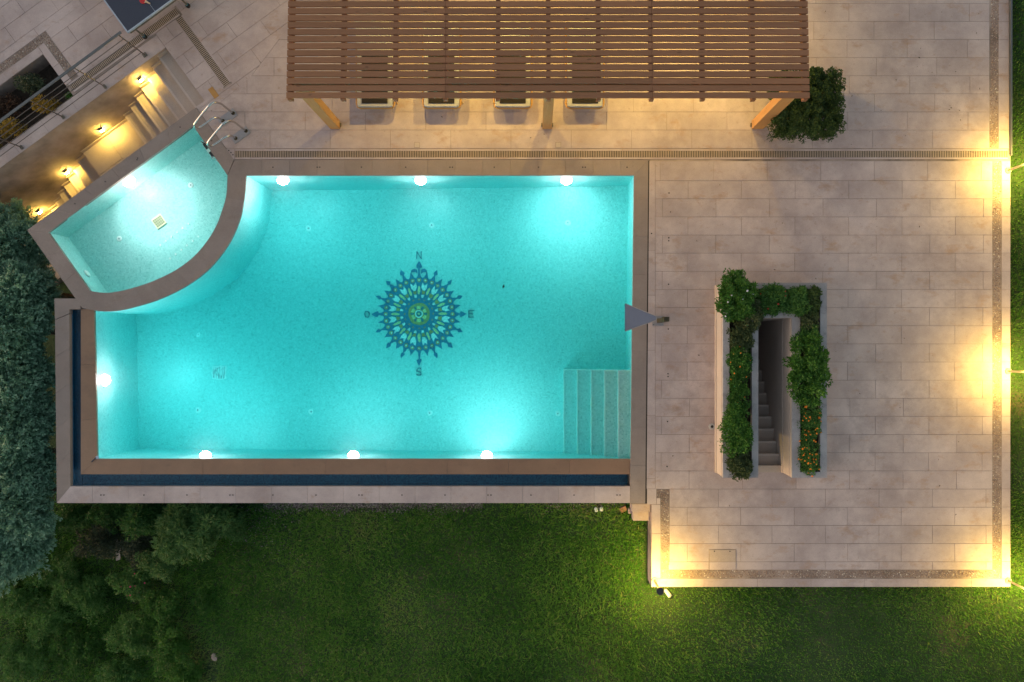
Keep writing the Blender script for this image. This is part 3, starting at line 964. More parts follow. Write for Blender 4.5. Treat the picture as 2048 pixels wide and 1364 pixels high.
for k in range(32):
    a = 2 * math.pi * k / 32
    n8 = [(0.86 + 0.052 * math.cos(q * math.pi / 4), 0.052 * math.sin(q * math.pi / 4)) for q in range(8)]
    radial('gold_bead', n8, M['c_gold'], a, 0.009)
    n6 = [(0.86 + 0.022 * math.cos(q * math.pi / 3), 0.022 * math.sin(q * math.pi / 3)) for q in range(6)]
    radial('bead_heart', n6, M['c_pale'], a, 0.013)
for k in range(16):
    a = 2 * math.pi * k / 16
    radial('lime_petal', [(0.50, -0.014), (0.56, -0.030), (0.68, -0.028), (0.72, 0.0), (0.68, 0.028), (0.56, 0.030), (0.50, 0.014)], M['c_lime'], a, 0.009)
    h = a + math.pi / 16
    radial('white_petal', [(0.60, -0.03), (0.67, -0.07), (0.80, -0.065), (0.73, 0.0), (0.80, 0.065), (0.67, 0.07), (0.60, 0.03)], M['c_pale'], h, 0.010)
    radial('gold_petal', [(0.50, -0.03), (0.585, -0.055), (0.585, 0.055), (0.50, 0.03)], M['c_gold'], h, 0.011)
    radial('white_chip', [(0.42, -0.022), (0.488, -0.036), (0.488, 0.036), (0.42, 0.022)], M['c_pale'], h, 0.012)
    radial('gold_chip', [(0.355, -0.02), (0.385, -0.02), (0.385, 0.02), (0.355, 0.02)], M['c_gold'], a, 0.009)
    if k % 4:
        radial('arrow', [(1.00, -0.018), (1.06, -0.02), (1.09, -0.055), (1.13, -0.045), (1.21, 0.0), (1.13, 0.045), (1.09, 0.055), (1.06, 0.02), (1.00, 0.018)], M['c_blue'], a, 0.007)
for a, tip in ((0, 1.22), (math.pi, 1.22), (math.pi / 2, 1.34), (-math.pi / 2, 1.32)):
    t0 = tip - 0.16
    radial('cardinal_arrow' if tip < 1.3 else 'long_arrow', [(0.99, -0.03), (t0 - 0.03, -0.02), (t0, -0.075), (t0 + 0.05, -0.06), (tip, 0.0), (t0 + 0.05, 0.06), (t0, 0.075), (t0 - 0.03, 0.02), (0.99, 0.03)], M['c_blue'], a, 0.008)
for s in (-1, 1):   # scrolls beside the north point
    q = [(1.02, s * 0.05), (1.07, s * 0.10), (1.06, s * 0.17), (1.0, s * 0.19), (1.10, s * 0.20), (1.15, s * 0.13), (1.12, s * 0.05)]
    radial('scroll_left' if s > 0 else 'scroll', q, M['c_blue'], math.pi / 2, 0.010)
MB().cyl((0, 0), 0.285, 0.275, 0, 0.014, 32).build('gold_disc', M['c_gold'], comp)
for k in range(6):
    a = math.pi / 6 + k * math.pi / 3
    radial('lime_block', [(0.125, -0.045), (0.20, -0.05), (0.20, 0.05), (0.125, 0.045)], M['c_lime'], a, 0.018)
    radial('slate_block', [(0.12, -0.02), (0.215, -0.028), (0.215, 0.028), (0.12, 0.02)], M['c_grey'], a + math.pi / 6, 0.0185)
MB().cyl((0, 0), 0.105, 0.10, 0, 0.019, 20).build('white_ring', M['c_pale'], comp)
MB().cyl((0, 0), 0.075, 0.07, 0, 0.022, 16).build('gold_ring', M['c_grey'], comp)
MB().cyl((0, 0), 0.03, 0.03, 0, 0.025, 10).build('lime_heart', M['c_lime'], comp)
def letter(ch, cx, cy, h=0.175):
    w = h * 0.72; t_ = 0.023
    b = MB()
    def bar(x0, y0, x1, y1, zt=0.010):
        d = Vector((x1 - x0, y1 - y0, 0)); L = d.length; d /= L; n = Vector((-d.y, d.x, 0)) * t_ / 2; e_ = d * t_ * 0.35
        p = [(x0 - e_.x + n.x, y0 - e_.y + n.y), (x0 - e_.x - n.x, y0 - e_.y - n.y), (x1 + e_.x - n.x, y1 + e_.y - n.y), (x1 + e_.x + n.x, y1 + e_.y + n.y)]
        b.prism(p, 0.0, zt + 0.0007 * len(b.f) / 5, bottom=False)
    l, r, tp, bt = -w / 2, w / 2, h / 2, -h / 2
    if ch == 'N':
        bar(l, bt, l, tp); bar(r, bt, r, tp); bar(l, tp, r, bt)
    if ch == 'E':
        bar(l, bt, l, tp); bar(l, tp, r, tp); bar(l, 0, r * 0.6, 0); bar(l, bt, r, bt)
    if ch == 'S':
        P_ = [(r, tp * .7), (r * .5, tp), (l * .5, tp), (l, tp * .62), (l * .8, tp * .15), (r * .8, bt * .15), (r, bt * .62), (r * .5, bt), (l * .5, bt), (l, bt * .7)]
        for a_, b_ in zip(P_, P_[1:]): bar(*a_, *b_)
    if ch == 'O':
        P_ = [(w * .55 * math.cos(q * math.pi / 6), h * .5 * math.sin(q * math.pi / 6)) for q in range(13)]
        for a_, b_ in zip(P_, P_[1:]): bar(*a_, *b_)
    o = b.build('letter', M['c_grey'], comp)
    o.location = (cx, cy, 0)
    o['label'] = 'letter %s in slate mosaic' % ch
letter('N', 0.0, 1.485); letter('E', 1.335, 0.0); letter('S', 0.0, -1.46); letter('O', -1.335, 0.0)

# pool lights
def pool_light(label, px, py, z, axis, mat='e_pool', beam=13.0, cone=125, tilt=0.85, group='underwater lights in the pool walls'):
    root = empty('pool_light', W(px, py, z))
    ax = Vector(axis).normalized()
    b = MB().dome(tuple(ax * 0.012), ax, 0.135, 0.12, 20, 6)
    b.build('lens', M[mat], root, smooth=True)
    r = MB()
    a = Vector((0, 0, 1)); x = ax.cross(a).normalized()
    ringp = [tuple(x * (0.145 * math.cos(q * math.pi / 10)) + a * (0.145 * math.sin(q * math.pi / 10)) + ax * 0.01) for q in range(21)]
    r.tube(ringp, 0.012, 6, cap=False).build('rim', M['white_plastic'], root)
    li = bpy.data.lights.new('lamp_beam', 'SPOT')
    li.energy = beam; li.color = (1.0, 0.72, 0.72); li.spot_size = math.radians(cone); li.spot_blend = 1.0; li.shadow_soft_size = 0.06
    lo = bpy.data.objects.new('lamp_beam', li); COL.objects.link(lo)
    lo.parent = root
    lo.location = tuple(ax * 0.15)
    lo.rotation_euler = (ax + Vector((0, 0, -tilt))).to_track_quat('-Z', 'Y').to_euler()
    tag(root, label, 'pool light', group)
pool_light('round underwater light on the north pool wall nearest the curved spa wall', 555, 350.6, -0.46, (0, -1, 0))
pool_light('middle one of three round underwater lights on the north pool wall', 836, 350.6, -0.46, (0, -1, 0))
pool_light('round underwater light on the north pool wall nearest the pool east end', 1134.5, 350.6, -0.46, (0, -1, 0), 'e_pool', 58.0, 140, 1.0)
pool_light('round underwater light on the south overflow wall nearest the west end', 397, 918, -0.46, (0, 1, 0))
pool_light('middle one of three round underwater lights on the south overflow wall', 699, 918, -0.46, (0, 1, 0))
pool_light('round underwater light on the south overflow wall nearest the pool steps', 971.5, 918, -0.46, (0, 1, 0), 'e_pool', 50.0, 140, 1.0)
pool_light('single round underwater light on the west overflow wall', 190.4, 761.5, -0.46, (1, 0, 0))

# =================================================================== SPA
spa = empty('spa_pool')
tag(spa, 'raised quarter-round turquoise spa pool at the north-west pool corner', 'spa pool')
A_, Lc, LB = D(-47.5, 159), D(-407, 161), (180, 582)
spa_poly = [A_, Lc, LB] + AI[::-1][1:]
ring_wall(grow(spa_poly, 0.7), -0.03, -1.02, 'basin_wall', M['mosaic'], spa)
MB().prism(WP(grow(spa_poly, 2)), -1.10, -1.0).build('spa_floor', M['mosaic'], spa)
water_body('spa_water', grow(spa_poly, 1.5), -1.06, -0.040, M['spa_water'])
# the curved wall between spa and pool, capped with coping stones
def resample(P, n):
    P = np.array(P); s = np.concatenate([[0], np.cumsum(np.linalg.norm(np.diff(P, axis=0), axis=1))])
    q = np.linspace(0, s[-1], n + 1)
    return [(float(np.interp(t_, s, P[:, 0])), float(np.interp(t_, s, P[:, 1]))) for t_ in q]
NS = 9; SUB = 5
ai, ao = resample(AI, NS * SUB), resample(AO, NS * SUB)
ao[-1] = (165, 616.5); 
for k in range(NS):
    q = ai[k * SUB:(k + 1) * SUB + 1] + ao[k * SUB:(k + 1) * SUB + 1][::-1]
    b = MB(); m_ = SUB + 1
    pm = WP(q)
    o = piece('coping_stone', pm, -0.06, 0.004 + 0.0007 * (k % 2), M['coping'], spa)
wall = MB()
wi, wo_ = resample(AI, 36), resample(AO, 36)
for k in range(36):
    wall.prism(WP([wi[k], wi[k + 1], wo_[k + 1], wo_[k]][::1]), -2.5, -0.062) if False else None
nwl, nwh = D(-438, 132.5), D(-21.5, 132.5)
pa = lerp_pts(nwl, nwh, 6); pb = [Lc] + [D(-407 + (360) * k / 6, 160) for k in range(1, 6)] + [A_]
slabs(pa, pb, 'coping_stone', M['coping'], spa, -0.08, 0.003)
slabs(lerp_pts(nwl, (165, 616.5), 3), lerp_pts(Lc, LB, 3), 'coping_stone', M['coping'], spa, -0.08, 0.003)
slabs(lerp_pts(nwh, (468, 319.4), 2), lerp_pts(A_, (455, 350.6), 2), 'coping_stone', M['coping'], spa, -0.08, 0.0035)
out = MB()
out.prism(WP([D(-437, 133.4), D(-20, 133.4), D(-20, 156.6), D(-409, 158.4)]), -3.2, -0.082)
out.prism(WP([D(-437, 133), D(-409, 160), (178.4, 583), (167, 614)]), -3.2, -0.084)
out.build('outer_wall', M['render'], spa)
out2 = MB().prism(WP([D(-45.6, 158.5), D(-22, 134), (467, 319), (456.6, 349)]), -1.2, -0.082).build('wall_core', M['joint'], spa)
# spa fittings
def spa_floor_pt(ix, iy):
    k = (H + 1.0 / 1.33) / H
    return NX + (ix - NX) * k, NY + (iy - NY) * k
for ix, iy in ((241, 478), (383, 371)):
    o = MB().cyl((0, 0), 0.068, 0.055, 0, 0.012, 16).build('floor_inlet', M['white_plastic'], spa)
    o.location = W(*spa_floor_pt(ix, iy), -0.999)
    MB().cyl((0, 0), 0.02, 0.02, 0.012, 0.016, 8).build('cap', M['plate'], o)
RZ = math.atan2(0.589, 0.809)
o = MB().box(-0.135, 0.135, -0.135, 0.135, 0, 0.02).build('floor_grate', M['cream_plastic'], spa)
o.location = W(*spa_floor_pt(320, 443.5), -0.999); o.rotation_euler = (0, 0, RZ)
b = MB()
for k in range(1, 6):
    for j in range(1, 5):
        b.box(-0.135 + k * 0.0455 - 0.018, -0.135 + k * 0.0455 + 0.014, -0.135 + j * 0.054 - 0.02, -0.135 + j * 0.054 + 0.02, 0.02, 0.023)
b.build('slot', M['leaf_olive'], o)
for (x0, y0, x1, y1) in ((322.5, 491, 378, 448), (341.5, 517.5, 398, 473.5)):
    for k in range(6):
        o = MB().cyl((0, 0), 0.026, 0.022, 0, 0.009, 10).build('air_jet', M['white_plastic'], spa)
        o.location = W(*spa_floor_pt(x0 + (x1 - x0) * k / 5, y0 + (y1 - y0) * k / 5), -0.999)
kx, ky = D(-407.5, 258)
o = MB().dome((0, 0, 0), (0.809, 0.589, 0), 0.10, 0.05, 16, 5).build('suction_cover', M['white_plastic'], spa, smooth=True)
o.location = W(kx, ky, -0.52); o.scale = (1, 1, 1)
sx_, sy_ = D(-224, 160.5)
pool_light('bright round underwater light on the north-west wall of the small spa', sx_, sy_, -0.36, (0.589, -0.809, 0), 'e_spa', 105.0, 140, 1.55)

# =================================================================== GARDEN STAIRS beside the spa
wall_ = empty('retaining_wall')
tag(wall_, 'tall tan rendered retaining wall above the lamp-lit garden stairs', 'wall')
MB().prism(DP(rect(-700, 0, -26, -0.6)), -3.4, -0.032).build('wall_face', M['render'], wall_)
stairs = empty('garden_stairs')
tag(stairs, 'pale stone garden stairs descending between the retaining wall and spa', 'stairs')
RIS, TR = 0.17, 25.0
def step_block(u0, u1, z, nm='step'):
    MB().prism(DP(rect(u0, u1, 0, 132.8)), z - 0.5, z).build(nm, M['stair_stone'], stairs)
z = 0.0
for k in range(1, 8):
    step_block(-TR * k + 0.0, -TR * (k - 1) + 0.0, -RIS * k)
    # worn nosing proud of the riser
    MB().prism(DP(rect(-TR * k - 1.2, -TR * k + 3, 0.2, 132.4)), -RIS * k - 0.035, -RIS * k + 0.002).build('nosing', M['nosing'], stairs)
for a, b_, va, vb in ((-238, -175, 0, 70), (-300, -238.6, 0, 60), (-238, -175, 70.6, 132.8), (-300, -238.6, 60.6, 132.8)):
    MB().prism(DP(rect(a, b_, va, vb)), -1.9, -RIS * 8).build('landing_slab', M['stair_stone'], stairs)
for k in range(1, 8):
    step_block(-300 - TR * k, -300 - TR * (k - 1), -RIS * 8 - RIS * k)
    MB().prism(DP(rect(-300 - TR * k - 1.2, -300 - TR * k + 3, 0.2, 132.4)), -RIS * (8 + k) - 0.035, -RIS * (8 + k) + 0.002).build('nosing', M['nosing'], stairs)
MB().prism(DP(rect(-720, -475, 0, 132)), -3.0, -RIS * 16).build('landing_slab', M['stair_stone'], stairs)
MB().prism(DP(rect(-21.2, 0, 131.5, 134)), -1.0, -0.02).build('side_wall', M['render'], stairs)
# thin stepped skirting on the wall
for k in range(1, 8):
    MB().prism(DP(rect(-TR * k, -TR * (k - 1), -0.4, 1.3)), -RIS * k, -RIS * k + 0.10).build('skirting', M['stair_stone'], stairs)
    MB().prism(DP(rect(-300 - TR * k, -300 - TR * (k - 1), -0.4, 1.3)), -RIS * (8 + k), -RIS * (8 + k) + 0.10).build('skirting', M['stair_stone'], stairs)
MB().prism(DP(rect(-300, -175, -0.4, 1.3)), -RIS * 8, -RIS * 8 + 0.10).build('skirting', M['stair_stone'], stairs)
MB().prism(DP(rect(-720, -475, -0.4, 1.3)), -RIS * 16, -RIS * 16 + 0.10).build('skirting', M['stair_stone'], stairs)

def sconce(label, u, z):
    px, py = D(u, 0)
    root = empty('wall_lamp', W(px, py, z), RZ)     # local x along the wall, -y out from it
    MB().box(-0.065, 0.065, -0.012, 0.008, -0.05, 0.06).build('back_plate', M['lamp_metal'], root)
    b = MB()
    b.box(-0.055, 0.055, -0.055, -0.012, 0.035, 0.05)
    b.box(-0.050, 0.050, -0.112, -0.1005, -0.012, 0.034)
    b.build('hood', M['lamp_black'], root)
    MB().box(-0.040, 0.040, -0.088, -0.020, 0.006, 0.030).build('lens', M['e_sconce'], root)
    tag(root, label, 'wall lamp', 'lamps along the garden stairs')
sconce('small lit wall lamp above the upper stair flight', -85, -0.36)
sconce('small lit wall lamp over the middle stair landing', -228, -1.02)
sconce('small lit wall lamp above the lower stair flight', -360, -1.56)
sconce('lowest small lit wall lamp, beside the left hedge', -487, -2.26)

# ---- railing on the wall
rail = empty('railing')
tag(rail, 'dark grey metal railing with horizontal bars above the retaining wall', 'railing')
for u, wv in ((-42, -12), (-144, -8), (-247, -8), (-350, -8), (-453, -8), (-556, -8)):
    p = W(*D(u, wv))
    MB().tube([(p[0], p[1], 0.0), (p[0], p[1], 1.05)], 0.014, 6).build('post', M['rail_bar'], rail)
    h = 4.2 if u == -42 else 2.6
    MB().prism(DP(rect(u - h, u + h, wv - 4, wv + 4)), 0.0, 0.022).build('base_plate', M['frame_grey'], rail)
for zz in (0.16, 0.33, 0.50, 0.67, 0.84):
    a, b_ = W(*D(-640, -8)), W(*D(-42, -11))
    MB().tube([(a[0], a[1], zz), (b_[0], b_[1], zz)], 0.0085, 6).build('bar', M['rail_bar'], rail)
MB().prism(DP([(-640, -10.6), (-34, -13.4), (-34, -8.6), (-640, -5.6)]), 1.045, 1.062).build('handrail', M['rail'], rail)

# ---- planting bed behind the railing
bed = MB().prism(DP(rect(-700, -204, -135, -29)), -0.9, -0.38).build('planting_bed', M['soil'])
tag(bed, kind='structure')
for r in (rect(-700, -204, -137, -133.2), rect(-206.2, -203, -137, -29), rect(-700, -204, -31.2, -28)):
    MB().prism(DP(r), -0.9, -0.022).build('bed_wall', M['coping'], bed)
def bedplant(label, u, v, size, mat, **kw):
    p = W(*D(u, v), -0.38)
    shrub('bed_shrub', label, p, size, M[mat], **kw)
bedplant('golden leafed shrub in the bed nearest the drain end', -262, -48, (0.75, 0.5, 0.62), 'leaf_gold', nclump=34, per=30, clump=0.11, group='golden shrubs in the bed')
bedplant('golden leafed shrub in the bed, second from the drain end', -345, -52, (0.85, 0.5, 0.58), 'leaf_gold', nclump=36, per=30, clump=0.11, group='golden shrubs in the bed')
bedplant('golden leafed shrub in the bed at the picture left edge', -415, -54, (0.9, 0.55, 0.62), 'leaf_gold', nclump=36, per=30, clump=0.11, group='golden shrubs in the bed')
bedplant('grey green shrub in the back corner of the planting bed', -262, -104, (0.75, 0.5, 0.55), 'leaf_olive', nclump=40, per=36, clump=0.12)
bedplant('small dark green plant at the bed corner beside the drain', -217, -40, (0.24, 0.24, 0.35), 'leaf_green', nclump=14, per=26, clump=0.08)
bedplant('dusky bronze shrub in the middle of the planting bed', -330, -100, (0.95, 0.6, 0.4), 'leaf_red', nclump=40, per=36, clump=0.12)
bedplant('grey green shrub by the left picture edge in the planting bed', -405, -108, (0.8, 0.6, 0.5), 'leaf_olive', nclump=40, per=34, clump=0.12)

# =================================================================== STAIRWELL with planters
pl = empty('stairwell_planter')
tag(pl, 'U-shaped stone planter wall around the sunken stairway on the terrace', 'planter')
ZT = 0.67
def wallbox(nm, r, z0, z1, mat): return MB().prism(WP(r), z0, z1).build(nm, mat, pl)
wallbox('outer_wall', rect(1431, 1441.5, 571.6, 944), -0.3, ZT - 0.04, M['pale_stone'])
wallbox('outer_wall', rect(1617.5, 1628.5, 571.6, 944), -0.3, ZT - 0.04, M['pale_stone'])
wallbox('outer_wall', rect(1441.7, 1617.3, 571.6, 582), -0.3, ZT - 0.04, M['pale_stone'])
wallbox('end_wall', rect(1441.7, 1486.3, 934.2, 944), -0.3, ZT - 0.04, M['pale_stone'])
wallbox('end_wall', rect(1577.3, 1617.3, 934.2, 944), -0.3, ZT - 0.04, M['pale_stone'])
wallbox('inner_wall', rect(1486.5, 1497, 626.5, 944), -2.6, ZT - 0.04, M['pale_stone'])
wallbox('inner_wall', rect(1563, 1577, 626.5, 944), -2.6, ZT - 0.04, M['pale_stone'])
wallbox('inner_wall', rect(1497.2, 1562.8, 626.5, 638.6), -2.6, ZT - 0.04, M['pale_stone'])
for r, mt in ((rect(1430, 1442.5, 571, 944.8), 'lichen'), (rect(1616.5, 1629.3, 583.2, 944.8), 'lichen'), (rect(1442.7, 1629.3, 571, 583), 'lichen'), (rect(1442.7, 1485.3, 933.6, 944.8), 'lichen'), (rect(1578.2, 1616.3, 933.6, 944.8), 'lichen'),
          (rect(1485.5, 1497.8, 638.4, 944.8), 'lichen'), (rect(1562.2, 1578, 638.4, 944.8), 'lichen'), (rect(1485.5, 1578, 625.8, 638.2), 'lichen')):
    wallbox('wall_cap', r, ZT - 0.038, ZT, M[mt])
wallbox('moulding', rect(1429.4, 1431.4, 571.4, 944.4), 0.0, 0.10, M['pale_stone'])
wallbox('moulding', rect(1429.9, 1431.3, 571.4, 944.4), 0.50, 0.56, M['pale_stone'])
wallbox('moulding', rect(1561.6, 1563.4, 639, 944.4), 0.02, 0.09, M['pale_stone'])
wallbox('moulding', rect(1561.9, 1563.3, 639, 944.2), 0.46, 0.52, M['pale_stone'])
for r in (rect(1441.6, 1486.4, 582.1, 934), rect(1486.5, 1577, 582.1, 626.4), rect(1577.1, 1617.4, 582.1, 934)):
    wallbox('soil', r, 0.1, 0.52, M['soil'])
ss = empty('sunken_stairs')
tag(ss, 'steep sunken stone stairs going down inside the planter walls', 'stairs')
yn = 934.5
for k in range(0, 13):
    y1 = yn - 23.6 * k; y0 = yn - 23.6 * (k + 1)
    if k == 0:
        MB().prism(WP(rect(1497.1, 1562.9, yn - 3.5, 944.6)), -0.04, 0.001).build('landing_slab', M['stair_stone'], ss)
    MB().prism(WP(rect(1497.1, 1562.9, max(y0, 638.8), y1)), -0.17 * (k + 1) - 0.4, -0.17 * (k + 1)).build('step', M['stair_stone'], ss)
    if y0 > 640:
        MB().prism(WP(rect(1497.3, 1562.7, y0 - 1.3, y0 + 3)), -0.17 * (k + 1) - 0.04, -0.17 * (k + 1) + 0.002).build('nosing', M['nosing'], ss)

ZS = 0.52
def pplant(label, ix, iy, size, mat, zc=0.8, **kw):
    px, py = at(ix, iy, zc)
    size = (size[0] * 1.02, size[1] * 1.42, size[2] * 1.0)
    kw.setdefault('lobe', 0.03)
    kw.setdefault('square', 3.2)
    kw['nclump'] = int(kw['nclump'] * 1.7)
    return shrub(kw.pop('name', 'planter_shrub'), label, W(px, py, ZS), size, M[mat], **kw)
pplant('large rounded dark green bush with white flowers on the planter corner', 1474, 590, (0.80, 0.78, 0.62), 'leaf_green', zc=0.95, nclump=80, per=60, clump=0.10, leaf=(0.06, 0.028), flowers=(M['fl_white'], 8, 0.02))
pplant('pale variegated plant behind the rounded corner bush', 1501, 628, (0.62, 0.55, 0.38), 'leaf_varieg', nclump=40, per=45, clump=0.09)
pplant('pale variegated low plant on the left planter arm, upper end', 1482, 672, (0.55, 0.62, 0.30), 'leaf_varieg', zc=.75, nclump=36, per=45, clump=0.09, tint_bias=-0.12)
pplant('leafy green plant with yellow blooms, upper left planter arm', 1480, 722, (0.58, 0.62, 0.30), 'leaf_green', zc=.75, nclump=44, per=50, clump=0.09, flowers=(M['fl_orange'], 9, 0.018), leaf=(0.042, 0.022))
pplant('leafy green plant with yellow blooms, middle of left planter arm', 1478, 785, (0.56, 0.66, 0.30), 'leaf_green', zc=.75, nclump=44, per=50, clump=0.09, flowers=(M['fl_orange'], 6, 0.016), leaf=(0.042, 0.022), tint_bias=-0.08)
pplant('bright green bushy shrub spilling over the left planter wall', 1474, 862, (0.72, 0.78, 0.50), 'leaf_green', zc=.85, nclump=70, per=55, clump=0.10, leaf=(0.05, 0.026), tint_bias=0.1)
pplant('trailing variegated plant at the lower end of the left planter', 1478, 924, (0.58, 0.56, 0.32), 'leaf_varieg', zc=.75, nclump=44, per=50, clump=0.09, tint_bias=-0.1)
pplant('dark shrub with small red flowers on the north planter side', 1545, 600, (0.72, 0.50, 0.36), 'leaf_deep', zc=.8, nclump=50, per=55, clump=0.10, flowers=(M['fl_red'], 7, 0.02), tint_bias=0.12)
pplant('dark green shrub in the north planter without flowers', 1598, 602, (0.62, 0.50, 0.34), 'leaf_deep', zc=.8, nclump=46, per=55, clump=0.10, tint_bias=0.2)
pplant('dark green shrub in the north-east inner corner of the planter', 1626, 602, (0.42, 0.5, 0.30), 'leaf_dark', zc=.8, nclump=30, per=45, clump=0.09, tint_bias=0.1)
pplant('sparse yellow green plant on the right planter arm', 1620, 638, (0.46, 0.50, 0.28), 'leaf_varieg', zc=.75, nclump=18, per=40, clump=0.085, tint_bias=-0.05)
pplant('small dark green shrub above the big bush, right planter arm', 1620, 676, (0.50, 0.44, 0.30), 'leaf_deep', zc=.75, nclump=34, per=50, clump=0.09, tint_bias=0.15)
pplant('big spreading green bush overhanging the right planter walls', 1618, 740, (0.92, 1.08, 0.62), 'leaf_green', zc=.95, nclump=95, per=55, clump=0.10, leaf=(0.065, 0.032))
pplant('upper clump of orange marigolds on the right planter arm', 1621, 836, (0.52, 0.62, 0.28), 'leaf_deep', zc=.72, nclump=44, per=55, clump=0.085, flowers=(M['fl_orange'], 26, 0.019), leaf=(0.035, 0.016), tint_bias=0.22)
pplant('lower clump of orange marigolds on the right planter arm', 1619, 905, (0.50, 0.76, 0.28), 'leaf_deep', zc=.72, nclump=50, per=55, clump=0.085, flowers=(M['fl_orange'], 40, 0.019), leaf=(0.035, 0.016), tint_bias=0.2)

# =================================================================== PERGOLA
pg = empty('pergola')
tag(pg, 'long brown timber pergola with slatted roof over the loungers', 'pergola')
ZP = 2.75
def zroof(py): return ZP - 0.053 * (282.7 - py) / S
segs = [(658.5, 921.2), (921.6, 1264.0), (1264.4, 1524.6)]
for k in range(26):
    y1 = 282.6 - 11.95 * k; y0 = y1 - 9.3
    for s0, s1 in segs:
        j = random.uniform(-0.5, 0.5)
        jj = [random.uniform(-0.25, 0.25) for _ in range(2)]
        zr = zroof(y0)
        MB().prism(WP([(s0, y0 + jj[0]), (s1, y0 + jj[1]), (s1, y1 + jj[1]), (s0, y1 + jj[0])]), zr - 0.030, zr).build('slat', M['slat'], pg)
for ix in (578, 684, 789, 890, 995.5, 1097, 1198, 1304, 1407, 1509, 1613):
    x = NX + (ix - NX) / 1.2096
    b = MB()
    ya, yb = 284.5, -30
    w2 = 3.6
    p = [W(x - w2, ya)[:2], W(x + w2, ya)[:2], W(x + w2, yb)[:2], W(x - w2, yb)[:2]]
    zt_ = [zroof(ya) - 0.032, zroof(ya) - 0.032, zroof(yb) - 0.032, zroof(yb) - 0.032]
    zb_ = [zroof(ya) - 0.15, zroof(ya) - 0.15, zroof(yb) - 0.17, zroof(yb) - 0.17]
    if area2(p) < 0: p, zt_, zb_ = p[::-1], zt_[::-1], zb_[::-1]
    b.prism(p, zb_, zt_)
    b.build('rafter', M['slat'], pg)
MB().prism(WP(rect(660, 1526, 243, 257)), ZP - 0.40, ZP - 0.19).build('beam', M['post'], pg)
MB().prism(WP(rect(660, 1526, -16, -2)), ZP - 0.58, ZP - 0.37).build('beam', M['post'], pg)
for x0, x1 in ((661.5, 680), (1085, 1103.5), (1503, 1526.0)):
    for y0, y1 in ((242, 258.5), (-18, -1)):
        po = MB().prism(WP(rect(x0, x1, y0, y1)), 0.012, ZP - (0.40 if y0 > 0 else 0.58)).build('post', M['post'], pg)
        MB().prism(WP(rect(x0 - 2.6, x1 + 2.6, y0 + 5, y1 - 5)), -0.01, 0.035).build('post_shoe', M['frame_grey'], po)
# lit downlights under the roof
def downlight(label, px, py, zz):
    root = empty('pergola_lamp', W(px, py, zz))
    MB().cyl((0, 0), 0.06, 0.06, 0.0, 0.13, 16).build('can', M['lamp_black'], root)
    MB().cyl((0, 0), 0.052, 0.052, -0.012, -0.001, 16).build('lens', M['e_downlight'], root)
    MB().cyl((0, 0), 0.012, 0.012, 0.13, 0.26, 8).build('stem', M['lamp_black'], root)
    tag(root, label, 'lamp', 'lamps under the pergola')
for lab, ix in (('warm lamp under the pergola between the first and second lounger', 835), ('warm lamp under the pergola between second and third lounger', 985), ('warm lamp under the pergola above the fourth lounger', 1150), ('warm lamp under the pergola right of the loungers', 1330), ('warm lamp under the pergola above its right end', 1455)):
    downlight(lab, NX + (ix - NX) / 1.03, 92, 2.28)

# loungers
def lounger(label, ix):
    px = NX + (ix - NX) / 1.0225
    root = empty('sun_lounger', W(px, 226), 0)      # local: foot end at y=0, +y to the head
    wd = 0.43
    f = MB()
    path = [(-wd, 1.95, 0.30), (-wd, 0.10, 0.30), (-wd + 0.03, 0.03, 0.30), (-wd + 0.09, 0.005, 0.30), (wd - 0.09, 0.005, 0.30), (wd - 0.03, 0.03, 0.30), (wd, 0.10, 0.30), (wd, 1.95, 0.30)]
    f.tube(path, 0.022, 8).build('side_rail', M['golden'], root)
    for x in (-wd, wd):
        for y in (0.22, 1.70):
            MB().tube([(x, y, 0.0), (x, y, 0.30)], 0.02, 6).build('leg', M['golden'], root)
    m = MB()
    prof = [(-wd + .03, .03), (-wd + .12, 0.015), (wd - .12, 0.015), (wd - .03, .03), (wd - .025, 1.25), (-wd + .025, 1.25)]
    o = m.prism(prof, 0.285, 0.375).build('mattress', M['mattress'], root, bevel=0.02)
    bk = MB()
    for k in range(9):
        bk.box(-wd + 0.03, wd - 0.03, 0.0 + k * 0.082, 0.07 + k * 0.082, 0, 0.07)
    bo = bk.build('backrest', M['mattress'], root, bevel=0.012)
    bo.location = (0, 1.27, 0.30); bo.rotation_euler = (math.radians(24), 0, 0)
    tw = MB().box(-0.295, 0.295, 0.085, 1.2, 0.377, 0.392).build('towel', M['towel'], root, bevel=0.006)
    tag(root, label, 'lounger', 'sun loungers under the pergola edge')
    return root
for lab, ix in (('sun lounger with dark towel nearest the left pergola post', 750), ('second sun lounger from the left pergola post', 883), ('sun lounger just left of the middle pergola post', 1025.5), ('sun lounger just right of the middle pergola post', 1170)):
    lounger(lab, ix)

# clipped hedge shrub by the right pergola post
shrub('clipped_shrub', 'large dark clipped box shrub beside the right pergola post', W(1588, 230, 0.0), (1.52, 1.46, 1.03), M['leaf_dark'], nclump=1300, per=44, clump=0.075, leaf=(0.042, 0.024), square=12.0)

